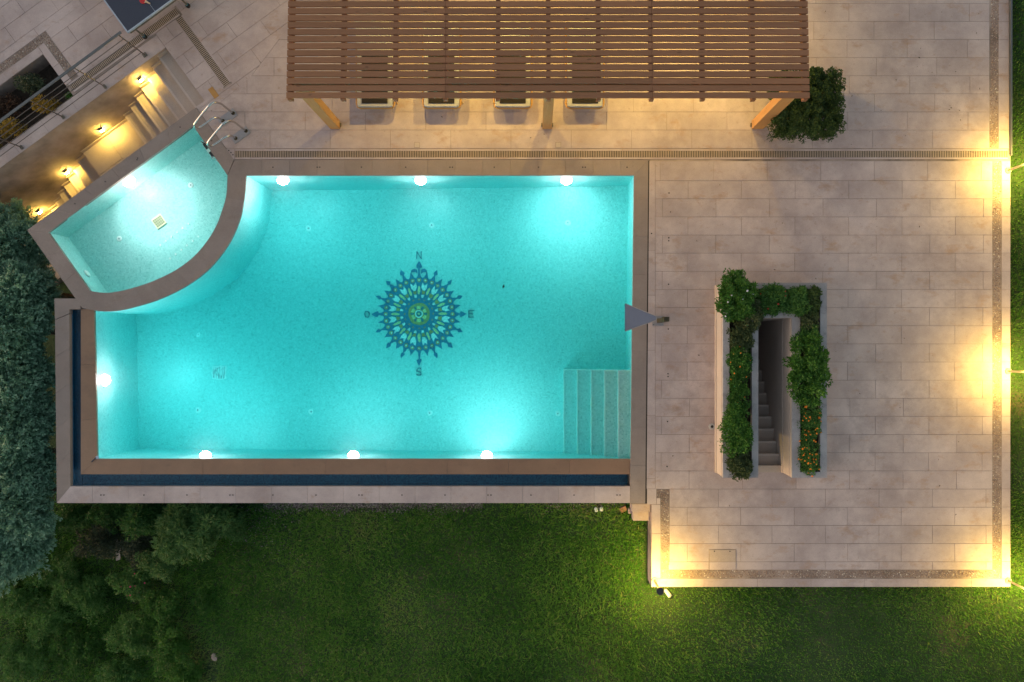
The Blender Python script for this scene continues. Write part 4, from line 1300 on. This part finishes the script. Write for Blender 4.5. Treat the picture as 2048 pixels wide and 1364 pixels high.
# =================================================================== LADDER
lad = empty('pool_ladder')
tag(lad, 'curved stainless steel ladder with two handrails at the spa edge', 'ladder')
def D3(u, v, z):
    return W(*D(u, v), z)
def smooth3(pts, n=5):
    P = [np.array(p, float) for p in pts]
    P = [2 * P[0] - P[1]] + P + [2 * P[-1] - P[-2]]
    out_ = []
    for i in range(1, len(P) - 2):
        for k in range(n):
            t_ = k / n; a, b_, c_, d_ = P[i - 1], P[i], P[i + 1], P[i + 2]
            out_.append(tuple(0.5 * ((2 * b_) + (-a + c_) * t_ + (2 * a - 5 * b_ + 4 * c_ - d_) * t_ ** 2 + (-a + 3 * b_ - 3 * c_ + d_) * t_ ** 3)))
    out_.append(tuple(P[-2]))
    return out_
for v0 in (186, 229.7):
    prof = [(32, 0.0), (32, 0.35), (32, 0.62), (27, 0.80), (18, 0.85), (6, 0.80), (-14, 0.70), (-30, 0.61), (-36, 0.54), (-37, 0.46), (-34, 0.38), (-28, 0.35), (-18, 0.34), (-6, 0.34), (2, 0.30), (6, 0.20), (6.6, 0.0)]
    MB().tube(smooth3([D3(u, v0, zz) for u, zz in prof], 4), 0.0225, 10).build('handrail', M['steel'], lad, smooth=True)
    MB().prism(DP(rect(-1, 38, v0 - 8.5, v0 + 8.5)), 0.0, 0.012).build('base_plate', M['plate'], lad)
    for u in (32, 6.6):
        MB().cyl(W(*D(u, v0))[:2], 0.045, 0.03, 0.012, 0.04, 14).build('flange', M['spout_neck'], lad)
    MB().tube([D3(-55, v0 + (3 if v0 < 200 else -3), -0.15), D3(-55, v0 + (3 if v0 < 200 else -3), -0.98)], 0.018, 8).build('stringer', M['steel'], lad)
for zz in (-0.28, -0.55, -0.82):
    tr = MB().prism(DP(rect(-59, -51, 188, 228)), zz - 0.025, zz).build('tread', M['white_plastic'], lad)
    for va, vb in ((190.5, 204), (211.5, 225)):
        MB().prism(DP(rect(-58, -52, va, vb)), zz, zz + 0.006).build('grip_pad', M['rubber'], tr)

# waterfall spout at the east coping
sp = empty('waterfall_spout')
tag(sp, 'grey triangular waterfall spout leaning over the east pool edge', 'spout')
zs = 0.92
kx_ = lambda ix, iy, zz=zs: W(*at(ix, iy, zz), zz)
bp0 = W(1316, 641.5)
MB().box(bp0[0] - 0.135, bp0[0] + 0.125, bp0[1] - 0.12, bp0[1] + 0.11, 0.0, 0.012).build('base_plate', M['plate'], sp)
b = MB()
sec = [(0.03, 0.0), (0.04, 0.35), (0.055, 0.68), (0.045, 0.84), (0.01, 0.905), (-0.06, 0.925)]
L = []
for dx, zz in sec:
    L.append((bp0[0] + dx, zz))
hw = 0.048; th = 0.055
pts_o = []
for i, (x, zz) in enumerate(L):
    d = Vector((L[min(i + 1, len(L) - 1)][0] - L[max(i - 1, 0)][0], L[min(i + 1, len(L) - 1)][1] - L[max(i - 1, 0)][1])).normalized()
    n_ = Vector((d.y, -d.x))
    for sgn in (1, -1):
        for yy in (-hw, hw):
            b.v.append((x + n_.x * th * sgn, bp0[1] + yy, zz + n_.y * th * sgn))
for i in range(len(L) - 1):
    a0, a1 = i * 4, (i + 1) * 4
    b.f += [(a0, a0 + 1, a1 + 1, a1), (a0 + 2, a1 + 2, a1 + 3, a0 + 3), (a0, a1, a1 + 2, a0 + 2), (a0 + 1, a0 + 3, a1 + 3, a1 + 1)]
b.f += [(0, 2, 3, 1), (len(b.v) - 4, len(b.v) - 3, len(b.v) - 1, len(b.v) - 2)]
b.build('neck', M['spout_neck'], sp)
A1, A2 = kx_(1250, 607.4), kx_(1250, 662.4)
B1, B2 = kx_(1311.5, 632.4), kx_(1311.5, 640.6)
bl = MB()
bl.prism([A1[:2], A2[:2], B2[:2], B1[:2]], 0.905, 0.942)
blade_ = bl.build('blade', M['spout_blue'], sp)
for p_, q_ in ((A1, B1), (A2, B2)):        # folded side edges
    MB().tube([(p_[0], p_[1], 0.945), (q_[0], q_[1], 0.945)], 0.008, 6).build('folded_edge', M['plate'], blade_)
MB().box(A1[0] - 0.006, A1[0] + 0.004, A2[1], A1[1], 0.900, 0.946).build('spill_lip', M['steel'], blade_)
for k_ in (-1, 1):
    MB().cyl((bp0[0] - 0.105, bp0[1] + k_ * 0.09), 0.012, 0.010, 0.012, 0.022, 8).build('bolt', M['steel'], sp)

# =================================================================== TABLE TENNIS TABLE
tt = empty('table_tennis_table')
tag(tt, 'dark blue table tennis table on wheels at the top left corner', 'table')
u0, u1, v1, v0_ = -29.6, 101.5, -22.3, -258
top = MB().prism(DP(rect(u0, u1, v0_, v1)), 0.735, 0.76).build('table_top', M['table'], tt)
for r in (rect(u0 - 1.0, u1 + 1.0, v1 - 1.2, v1 + 1.2), rect(u0 - 1, u1 + 1, v0_ - 1.2, v0_ + 1.2), rect(u0 - 1.2, u0 + 1.2, v0_ + 1.2, v1 - 1.2), rect(u1 - 1.2, u1 + 1.2, v0_ + 1.2, v1 - 1.2)):
    MB().prism(DP(r), 0.72, 0.7615).build('edge_line', M['table_edge'], top)
mid = (u0 + u1) / 2
MB().prism(DP(rect(mid - 0.25, mid + 0.25, v0_ + 2, v1 - 1.4)), 0.76, 0.7612).build('centre_line', M['table_edge'], top)
MB().prism(DP(rect(u0 + 2, u1 - 2, v1 - 4, v1 + 0.4)), 0.66, 0.72).build('apron', M['frame_grey'], tt)
for u in (u0 + 9, u1 - 16):
    for v in (v1 - 18, v0_ + 18):
        a = D3(u, v, 0.07)
        lg = MB().tube([a, (a[0], a[1], 0.73)], 0.022, 8).build('leg', M['frame_grey'], tt)
        cs = MB().cyl((a[0], a[1]), 0.052, 0.052, 0.0, 0.05, 14).build('wheel', M['rubber'], tt, smooth=False)
        MB().dome((a[0] - 0.012, a[1] + 0.01, 0.05), (0, 0, 1), 0.036, 0.035, 12, 4).build('wheel_cap', M['caster_blue'], cs, smooth=True)
vm = (v0_ + v1) / 2
MB().prism(DP(rect(u0 - 12, u1 + 12, vm - 0.4, vm + 0.4)), 0.765, 0.915).build('net', M['rubber'], tt)
pd = empty('paddle', D3(30.5, -53.5, 0.7625), RZ - math.radians(64))
blade = [(0.076 * math.cos(q * math.pi / 10), 0.082 * math.sin(q * math.pi / 10)) for q in range(20)]
MB().prism(blade, 0.0, 0.014).build('blade', M['paddle_red'], pd)
MB().prism([(0.055, -0.045), (0.085, -0.016), (0.175, -0.014), (0.175, 0.014), (0.085, 0.016), (0.055, 0.045)], 0.001, 0.0165).build('handle', M['paddle_wood'], pd)
tag(pd, 'red table tennis paddle lying on the dark blue table', 'paddle')

# =================================================================== GARDEN LAMPS
def bollard(label, px, py):
    root = empty('bollard_lamp', W(px, py))
    MB().cyl((0, 0), 0.072, 0.066, 0.0, 0.03, 20).build('base_flange', M['lamp_metal'], root)
    MB().cyl((0, 0), 0.026, 0.024, 0.03, 0.70, 12).build('pole', M['lamp_metal'], root)
    MB().cyl((0, 0), 0.030, 0.070, 0.655, 0.702, 20, cap=False).build('lens', M['e_bollard'], root)
    MB().cyl((0, 0), 0.085, 0.080, 0.705, 0.745, 24).build('cap', M['lamp_black'], root)
    tag(root, label, 'garden lamp', 'bollard lamps on the terrace edge')
bollard('bollard lamp at the terrace right edge just below the long drain', 2016, 341)
bollard('bollard lamp halfway down the terrace right edge', 2016, 742.5)
bollard('bollard lamp at the bottom right terrace corner', 2016, 1161)
bollard('bollard lamp with black round cap at the bottom left terrace corner', 1309, 1160.5)
gs = empty('garden_spotlight', W(*at(1334, 1186, -0.2), float(ground_z(1334, 1186)) ))
ax = Vector((0.45, -0.55, 0.55)).normalized()
b = MB().tube([tuple(Vector((0, 0, 0.10))), tuple(Vector((0, 0, 0.10)) + ax * 0.19)], [0.045, 0.05], 14).build('body', M['cable_white'], gs)
MB().tube([(0, 0, 0.10) and tuple(Vector((0, 0, 0.10)) + ax * 0.192), tuple(Vector((0, 0, 0.10)) + ax * 0.197)], 0.036, 14).build('glass', M['cream_plastic'], gs)
MB().tube([(0, 0, -0.1), (0, 0, 0.12)], 0.012, 6).build('spike', M['lamp_metal'], gs)
tag(gs, 'white cylindrical garden spotlight on the lawn beside the corner lamp', 'spotlight')

# =================================================================== SMALL THINGS
# little block steps down to the lawn
bs = empty('lawn_steps')
tag(bs, 'two pale stone block steps from terrace down to lawn', 'steps')
for r, z1 in ((rect(1266, 1302.4, 1009, 1027), -0.14), (rect(1269.5, 1302.4, 1027.4, 1047), -0.26), (rect(1262, 1268.5, 1026, 1036), -0.42)):
    MB().prism(WP(r), -0.9, z1).build('step', M['paver'], bs)
MB().prism(WP(rect(1262, 1302.6, 1007.4, 1009)), -0.9, -0.02).build('riser', M['coping'], bs)
# access cover
ac = empty('access_cover', W(1445, 1125))
MB().box(-0.32, 0.32, -0.165, 0.31, 0.0005, 0.0035).build('gap', M['joint'], ac)
MB().box(-0.305, 0.305, 0.02, 0.295, 0.0005, 0.008).build('lid', M['lid'], ac)
MB().box(-0.305, 0.305, -0.165, 0.012, 0.0005, 0.008).build('lid_front', M['paver'], ac)
for x in (-0.19, 0.17):
    MB().cyl((x, 0.262), 0.014, 0.014, 0.008, 0.0095, 8).build('lift_hole', M['hole'], ac)
tag(ac, 'rectangular stone access cover set into the lower left terrace', 'cover')
# umbrella socket ring
us = empty('parasol_socket', W(1424, 853))
MB().cyl((0, 0), 0.078, 0.07, 0.0, 0.015, 14).build('ring', M['mattress'], us)
MB().cyl((0, 0), 0.032, 0.032, 0.015, 0.0165, 12).build('hole', M['hole'], us)
tag(us, 'small pale round socket on paving left of the planter', 'socket')
for lab, px, py in (('small square cover in the paving left of the second lounger', 834, 290), ('small square cover in the paving right of the middle post', 1116.5, 290)):
    o = MB().box(-0.065, 0.065, -0.065, 0.065, 0.001, 0.004).build('paving_cover', M['joint']); o.location = W(px, py)
    MB().box(-0.056, 0.056, -0.056, 0.056, 0.004, 0.0055).build('lid', M['pale_stone'], o)
    tag(o, lab, 'cover')
o = MB().prism(DP(rect(19, 30, 118, 141)), 0.001, 0.005).build('paving_patch', M['golden'])
tag(o, 'ochre square inlay in the paving behind the ladder', 'inlay')
# socket holes
def holes(lst, parent, r=0.016, z=0.006):
    b = MB()
    for px, py in lst:
        b.cyl(W(px, py)[:2], r, r, z - 0.004, z, 8)
    o = b.build('anchor_hole', M['hole'], parent); o['kind'] = 'stuff'
hl = []
for k in range(9):
    x = 546 + 88.5 * k
    hl.append((x, 334.5))
    if k % 3 == 1: hl.append((x + 5, 334.5))
holes(hl + [(462, 305), (457.6, 301), (466, 309.6)], pool)
hl = []
for k in range(13):
    x = 202 + 86 * k; hl.append((x, 990))
    if k % 3 == 0: hl.append((x + 6, 990))
holes(hl, trough)
holes([D(-70, 146), D(-175, 146), D(-178, 148), D(-255, 146), D(-330, 146), D(-8, 170), D(-35, 205)], spa)
holes([(1338, 386), (1337.5, 475.6), (1337.5, 481.6), (1337, 568.5), (1336.5, 658), (1336, 747.5), (1336, 753), (1335, 843), (1334, 933), (1303, 467)], terrace)
# leaf floating in the pool
fl_ = MB(); fl_.v = [(-0.02, -0.05, 0), (0.025, 0.0, 0.006), (0.012, 0.06, 0.0), (-0.025, 0.01, 0.006)]; fl_.f = [(0, 1, 2, 3)]
o = fl_.build('fallen_leaf', M['leaf_red']); o.location = W(1007, 573, -0.036)
tag(o, 'single brown leaf floating right of the mosaic compass', 'leaf')
# floating thermometer in the corner
o = empty('pool_thermometer', W(192, 915, -0.03))
MB().cyl((0.02, -0.0), 0.04, 0.035, 0.0, 0.03, 12).build('float', M['table_edge'], o)
MB().tube([(0.0, 0.0, 0.02), (-0.10, -0.10, 0.035)], 0.014, 6).build('probe', M['table'], o)
tag(o, 'small blue pool thermometer in the south-west pool corner', 'thermometer')

lb = MB()
for k in range(70):
    px, py = random.choice([(random.uniform(1315, 1980), random.uniform(330, 1120)), (random.uniform(500, 1970), random.uniform(200, 296)), (random.uniform(1640, 1970), random.uniform(5, 296))])
    if 1420 < px < 1640 and 560 < py < 955: continue
    x, y, _ = W(px, py); a = random.uniform(0, 6.28); l_ = random.uniform(0.010, 0.030); w_ = l_ * random.uniform(0.25, 0.55)
    i0 = len(lb.v)
    for dx, dy, dz in ((-l_, 0, .002), (0, -w_, .006), (l_, 0, .003), (0, w_, .007)):
        lb.v.append((x + dx * math.cos(a) - dy * math.sin(a), y + dx * math.sin(a) + dy * math.cos(a), dz))
    lb.f.append((i0, i0 + 1, i0 + 2, i0 + 3))
tag(lb.build('leaf_litter', M['bark']), 'tiny dry leaf specks scattered over the paving', 'litter', kind='stuff')
def rock(name, label, px, py, z, r, mat, cat, seed):
    rr = random.Random(seed)
    bm = bmesh.new(); bmesh.ops.create_icosphere(bm, subdivisions=2, radius=r)
    for v in bm.verts:
        k = 1 + rr.uniform(-0.18, 0.18)
        v.co = Vector((v.co.x * k * 1.1, v.co.y * k * 0.8, v.co.z * k * 0.55))
    me = bpy.data.meshes.new(name); bm.to_mesh(me); bm.free(); me.materials.append(mat)
    o = link(name, me, None, W(px, py, z + r * 0.35)); o.rotation_euler = (0, 0, rr.uniform(0, 3))
    tag(o, label, cat)
def gpos(ix, iy):
    z = -1.0
    for _ in range(8):
        px, py = at(ix, iy, z); z = float(ground_z(px, py))
    return px, py, z
rock('rock', 'lone pinkish rock on the lower lawn', *gpos(430, 1313), 0.095, M['rock'], 'rock', 3)
rock('white_stone', 'left one of two small white stones under the pool rim', *gpos(1192, 1019), 0.055, M['white_plastic'], 'stone', 4)
rock('white_stone', 'right one of two small white stones under the pool rim', *gpos(1203, 1018), 0.055, M['white_plastic'], 'stone', 5)
px, py, z_ = gpos(1246, 1017)
o = MB().box(-0.08, 0.08, -0.06, 0.06, 0, 0.06).build('brick_fragment', M['brickred'], None, bevel=0.008); o.location = W(px, py, z_); o.rotation_euler = (0.2, 0, 0.5)
tag(o, 'broken red brick lying on grass by the lawn steps', 'brick')

# =================================================================== LAWN, GRAVEL, HEDGE, SHRUBS
def grass_points(n, x0, x1, y0, y1):
    px = RNG.uniform(x0, x1, n); py = RNG.uniform(y0, y1, n)
    ok = ~built(px, py, -1.0)
    u, v = D_inv(px, py)
    ok &= ~((v < 140) & (u < -430))
    return px[ok], py[ok]
def field(x, y, s, seed):
    r = np.random.default_rng(seed); out_ = 0
    for k in range(6):
        a = r.uniform(0, 2 * math.pi); f = s * r.uniform(0.6, 1.8); ph = r.uniform(0, 6.28)
        out_ = out_ + np.sin((x * math.cos(a) + y * math.sin(a)) * f + ph + 1.2 * np.sin((x * math.sin(a) - y * math.cos(a)) * f * 0.7))
    return out_ / 6
G = [grass_points(330000, -300, 2180, 1000, 1560), grass_points(45000, 2015, 2180, -100, 1200)]
gpx_ = np.concatenate([g[0] for g in G]); gpy_ = np.concatenate([g[1] for g in G])
wx, wy = (gpx_ - NX) / S, (NY - gpy_) / S
den = field(wx, wy, 1.6, 11)
edge_ = NY + (1006 - NY) * (1 - zt_plan(gpx_) / H)
near = np.clip((edge_ + 26 - gpy_) / 22, 0, 1) * (gpx_ < 1000)          # bare gravelly strip under the pool wall
keep = RNG.uniform(0, 1, len(wx)) < np.clip(0.80 + den * 0.55 - near * 0.75, 0.12, 1)
wx, wy, gpx_, gpy_, den = wx[keep], wy[keep], gpx_[keep], gpy_[keep], den[keep]
wz = ground_z(gpx_, gpy_)
n = len(wx)
hgt = RNG.uniform(0.025, 0.075, n) * (1 + 0.5 * np.clip(field(wx, wy, 0.9, 5), -1, 1)) * np.where(gpx_ < 1290, 1.35, 0.8)
ang = RNG.uniform(0, 2 * math.pi, n)
lean = RNG.uniform(0.6, 1.8, n) * hgt
wd = RNG.uniform(0.004, 0.010, n) * 1.7
ca, sa = np.cos(ang), np.sin(ang)
v0 = np.stack([wx - sa * wd, wy + ca * wd, wz - 0.01], 1); v1 = np.stack([wx + sa * wd, wy - ca * wd, wz - 0.01], 1)
v2 = np.stack([wx + ca * lean, wy + sa * lean, wz + hgt], 1)
vv_ = np.stack([v0, v1, v2], 1).reshape(-1, 3)
tint = np.clip(0.40 + 0.38 * field(wx, wy, 1.1, 21) + 0.18 * field(wx, wy, 4.0, 31) + RNG.normal(0, 0.2, n) + np.clip((-den - 0.10) * 1.6, 0, 1) * 0.45 + np.clip((1075 - gpy_) / 60, 0, 1) * 0.16 * (gpx_ < 1250) + (RNG.uniform(0, 1, n) < 0.05) * 0.5, 0, 1)
gr = link('grass', np_mesh('grass', vv_, np.arange(n * 3).reshape(-1, 3), M['blade'], np.repeat(tint, 3)))
tag(gr, 'rough green lawn grass below the pool and around the terrace', 'grass', kind='stuff')

# gravel under the south wall
gp = []
px = RNG.uniform(470, 960, 4200); py = NY + (1006 - NY) * (1 - zt_plan(px) / H) - 3 + np.abs(RNG.normal(0, 12, 4200)) * (0.6 + 0.6 * np.sin(px / 37.0) ** 2)
px2 = RNG.uniform(1090, 1250, 260); py2 = NY + (1006 - NY) * (1 - zt_plan(px2) / H) + np.abs(RNG.normal(0, 7, 260))
px3 = RNG.normal(430, 55, 900); py3 = RNG.normal(1090, 35, 900)
PX, PY = np.concatenate([px, px2, px3]), np.concatenate([py, py2, py3])
ok = PY > 1008
PX, PY = PX[ok], PY[ok]
PZ = ground_z(PX, PY)
oct_ = np.array([(1, 0, 0), (0, 1, 0), (-1, 0, 0), (0, -1, 0), (0, 0, 0.7), (0, 0, -0.5)], float)
of = np.array([(0, 1, 4), (1, 2, 4), (2, 3, 4), (3, 0, 4), (1, 0, 5), (2, 1, 5), (3, 2, 5), (0, 3, 5)])
m = len(PX)
rs = RNG.uniform(0.008, 0.024, m)[:, None, None]
rot = RNG.uniform(0, 3.14, m)
ov = np.repeat(oct_[None], m, 0) * rs * RNG.uniform(0.6, 1.3, (m, 6, 1))
cx_, sx__ = np.cos(rot)[:, None], np.sin(rot)[:, None]
ox = ov[:, :, 0] * cx_ - ov[:, :, 1] * sx__; oy = ov[:, :, 0] * sx__ + ov[:, :, 1] * cx_
gv = np.stack([ox + ((PX - NX) / S)[:, None], oy + ((NY - PY) / S)[:, None], ov[:, :, 2] + PZ[:, None] + 0.012], 2).reshape(-1, 3)
gf = (np.arange(m)[:, None, None] * 6 + of[None]).reshape(-1, 3)
go = link('gravel', np_mesh('gravel', gv, gf, M['gravel'], np.repeat(RNG.uniform(0, 1, m), 6)))
tag(go, 'pale loose gravel below the south rim of the pool', 'gravel', kind='stuff')

# conifer hedge on the left: crowns of many short sprays
def conifer(label, ix, iy, zc, rad, height, n_spray, seed):
    px, py = at(ix, iy, zc)
    zb = float(ground_z(px, py))
    root = empty('hedge_tree', W(px, py, zb))
    top = zc + height * 0.5 - zb
    r = np.random.default_rng(seed)
    # spray centres over an egg-shaped crown, clumped
    m = int(n_spray * 1.9)
    d = r.normal(size=(m, 3)); d /= np.linalg.norm(d, axis=1, keepdims=True)
    d[:, 2] = np.abs(d[:, 2]) * 1.0 - 0.15
    lump = 1 + 0.22 * np.sin(d[:, 0] * 5 + seed) * np.sin(d[:, 1] * 6 + seed * 2) + 0.12 * np.sin(d[:, 2] * 9 + d[:, 0] * 7)
    q = r.uniform(0.62, 1.0, m) * lump
    c = np.stack([d[:, 0] * q * rad * 1.06, d[:, 1] * q * rad * 1.25, top * 0.74 + d[:, 2] * q * top * 0.26], 1)
    outd = unit(np.stack([d[:, 0], d[:, 1], d[:, 2] * 0.25 + 0.12], 1) + r.normal(size=(m, 3)) * 0.22)
    per = 24
    idx = np.repeat(np.arange(m), per)
    t_ = np.tile(np.linspace(0, 1, per), m)
    L = r.uniform(0.14, 0.30, m)
    side = unit(np.cross(outd, r.normal(size=(m, 3))))
    sgn = np.where(np.arange(len(idx)) % 2 == 0, 1.0, -1.0)
    pts = c[idx] + outd[idx] * (t_ * L[idx])[:, None] + side[idx] * (sgn * 0.05 * (1 - t_))[:, None] + r.normal(size=(len(idx), 3)) * 0.018
    dirs = outd[idx] + side[idx] * (sgn * 0.8)[:, None] + r.normal(size=(len(idx), 3)) * 0.25
    ct = r.uniform(0, 1, m)
    tint = np.clip(0.30 * ct[idx] + 0.30 * t_ + 0.35 * r.uniform(0, 1, len(idx)) + 0.12 * (q[idx] - 0.8), 0, 1)
    link('crown', leaf_mesh('crown', pts, dirs, M['leaf_blue'], 0.075, 0.036, tint), root)
    b = MB().tube([(0, 0, -0.1), (0.03, 0.02, top * 0.4), (0.0, 0.0, top * 0.85)], [0.09, 0.07, 0.02], 8)
    for k in range(7):
        a = k * 2.4; z0 = top * (0.2 + 0.08 * k)
        b.tube([(0, 0, z0), (rad * 0.2 * math.cos(a), rad * 0.2 * math.sin(a), z0 + 0.3), (rad * 0.4 * math.cos(a), rad * 0.4 * math.sin(a), z0 + 0.7)], [0.03, 0.02, 0.008], 5)
    b.build('trunk', M['bark'], root)
    tag(root, label, 'tree', 'evergreens of the left hedge')
conifer('blue green hedge tree by the foot of the garden stairs', 30, 508, -0.9, 0.72, 1.6, 900, 1)
conifer('blue green hedge tree bulging towards the spa corner', 58, 585, -0.8, 0.62, 1.7, 800, 2)
conifer('blue green hedge tree, third from the garden stairs', 26, 662, -0.6, 0.78, 1.9, 1000, 3)
conifer('blue green hedge tree, fourth from the garden stairs', 42, 745, -0.7, 0.66, 1.8, 900, 4)
conifer('blue green hedge tree, fifth from the garden stairs', 36, 835, -0.7, 0.78, 1.8, 1000, 5)
conifer('blue green hedge tree, sixth from the garden stairs', 50, 915, -0.8, 0.62, 1.8, 850, 6)
conifer('blue green hedge tree level with the south-west pool corner', 40, 1000, -0.8, 0.75, 1.8, 1000, 7)
conifer('lowest blue green hedge tree, above the lower left shrubs', 42, 1068, -1.1, 0.66, 1.5, 850, 8)
conifer('blue green hedge tree at the left edge near the bottom', -10, 1090, -0.9, 0.75, 1.6, 900, 9)

def bush(label, ix, iy, size, mat, zc=None, name='garden_shrub', **kw):
    size = (size[0] * 1.38, size[1] * 1.38, size[2] * 1.08)
    kw['nclump'] = int(kw['nclump'] * 1.6); kw.setdefault('lobe', 0.26)
    px, py, z = gpos(ix, iy)
    if zc is not None:
        px, py = at(ix, iy, z + zc); z = float(ground_z(px, py))
    return shrub(name, label, W(px, py, z - 0.02), size, M[mat], **kw)
LL = dict(leaf=(0.13, 0.026))
bush('tall feathery oleander under the south-west pool rim', 375, 1062, (1.25, 1.15, 1.15), 'leaf_oleander', zc=0.8, name='oleander', nclump=95, per=60, clump=0.19, tint_bias=0.12, **LL)
bush('smaller oleander touching the pool rim', 425, 1030, (0.8, 0.6, 0.95), 'leaf_oleander', zc=0.6, name='oleander', nclump=45, per=55, clump=0.17, **LL)
bush('dark leafy shrub left of the tall oleander', 290, 1035, (0.9, 0.8, 0.95), 'leaf_deep', zc=0.6, nclump=70, per=60, clump=0.16, leaf=(0.08, 0.03))
bush('olive toned shrub beside the flat grey stone', 205, 1075, (0.95, 0.9, 0.8), 'leaf_olive', zc=0.5, nclump=70, per=55, clump=0.15, leaf=(0.06, 0.028), tint_bias=-0.15)
bush('dark shrub between hedge and south-west pool corner', 150, 1030, (0.8, 0.7, 0.8), 'leaf_deep', zc=0.4, nclump=60, per=50, clump=0.15, leaf=(0.06, 0.028), tint_bias=-0.1)
bush('low green shrub with pink flowers below the oleander', 268, 1165, (0.85, 0.7, 0.55), 'leaf_deep', zc=0.4, nclump=60, per=55, clump=0.13, flowers=(M['fl_pink'], 9, 0.024), tint_bias=0.2)
bush('leafy shrub just under the tall oleander', 320, 1125, (0.9, 0.6, 0.6), 'leaf_oleander', zc=0.4, nclump=60, per=55, clump=0.13, tint_bias=0.0)
bush('bright green shrub beside the dry earth strip', 325, 1215, (0.75, 0.85, 0.65), 'leaf_green', zc=0.45, nclump=70, per=55, clump=0.13, tint_bias=-0.12)
bush('green shrub above the bottom picture edge, left of dry strip', 345, 1300, (0.85, 0.95, 0.65), 'leaf_green', zc=0.45, nclump=80, per=55, clump=0.13, tint_bias=-0.08)
bush('dark green shrub at the bottom, left of the bright shrubs', 262, 1270, (0.9, 0.95, 0.6), 'leaf_deep', zc=0.4, nclump=80, per=55, clump=0.14, tint_bias=0.15)
bush('dark low shrub at the bottom edge of the picture', 240, 1350, (0.9, 0.8, 0.5), 'leaf_deep', zc=0.3, nclump=70, per=50, clump=0.14, tint_bias=0.1)
bush('low grassy green shrub left of the pink flowers', 175, 1195, (0.9, 0.9, 0.45), 'leaf_deep', zc=0.3, nclump=70, per=50, clump=0.14, tint_bias=0.18)
bush('soft green shrub near the lower left corner', 90, 1230, (1.1, 1.0, 0.5), 'leaf_deep', zc=0.3, nclump=80, per=50, clump=0.16, tint_bias=0.16)
bush('soft green shrub in the lower left corner', 40, 1320, (1.2, 1.0, 0.5), 'leaf_deep', zc=0.3, nclump=80, per=50, clump=0.16, tint_bias=0.1)
bush('small green tuft right of the dry earth strip', 405, 1200, (0.35, 0.6, 0.32), 'leaf_green', zc=0.2, nclump=26, per=45, clump=0.09, tint_bias=-0.15)
for lab, ix, iy, sz, mt, tb_ in (
    ('low dark shrub between the bottom hedge tree and pink flowers', 120, 1150, (1.0, 0.9, 0.5), 'leaf_deep', 0.05),
    ('broad green shrub at the bottom left, beside the picture edge', 20, 1200, (1.1, 1.0, 0.5), 'leaf_deep', 0.2),
    ('broad green shrub at the bottom, left of the dark low shrub', 140, 1300, (1.1, 1.0, 0.5), 'leaf_green', -0.2),
    ('dark shrub directly under the rim between oleander and hedge', 225, 1025, (0.8, 0.6, 0.8), 'leaf_deep', -0.1),
    ('grey green shrub right of the flat grey stone', 272, 1092, (0.7, 0.7, 0.6), 'leaf_olive', 0.0),
    ('small shrub where the gravel meets the oleander', 462, 1052, (0.6, 0.5, 0.5), 'leaf_oleander', -0.1),
    ('yellow green shrub at the bottom edge beside the dry strip', 372, 1352, (0.7, 0.6, 0.5), 'leaf_green', 0.05),
    ('leafy shrub between the two bottom bright shrubs', 300, 1250, (0.7, 0.7, 0.55), 'leaf_green', -0.15)):
    bush(lab, ix, iy, sz, mt, zc=0.35, nclump=60, per=52, clump=0.13, tint_bias=tb_)
px, py, z_ = gpos(238, 1100)
o = MB().prism([(-0.05, -0.28), (0.06, -0.24), (0.07, 0.24), (-0.02, 0.30), (-0.07, 0.1)], 0, 0.04).build('flat_stone', M['pale_stone'], None); o.location = W(px, py, z_ + 0.01); o['z'] = 0
del o['z']
tag(o, 'narrow flat grey stone among the lower left shrubs', 'stone')
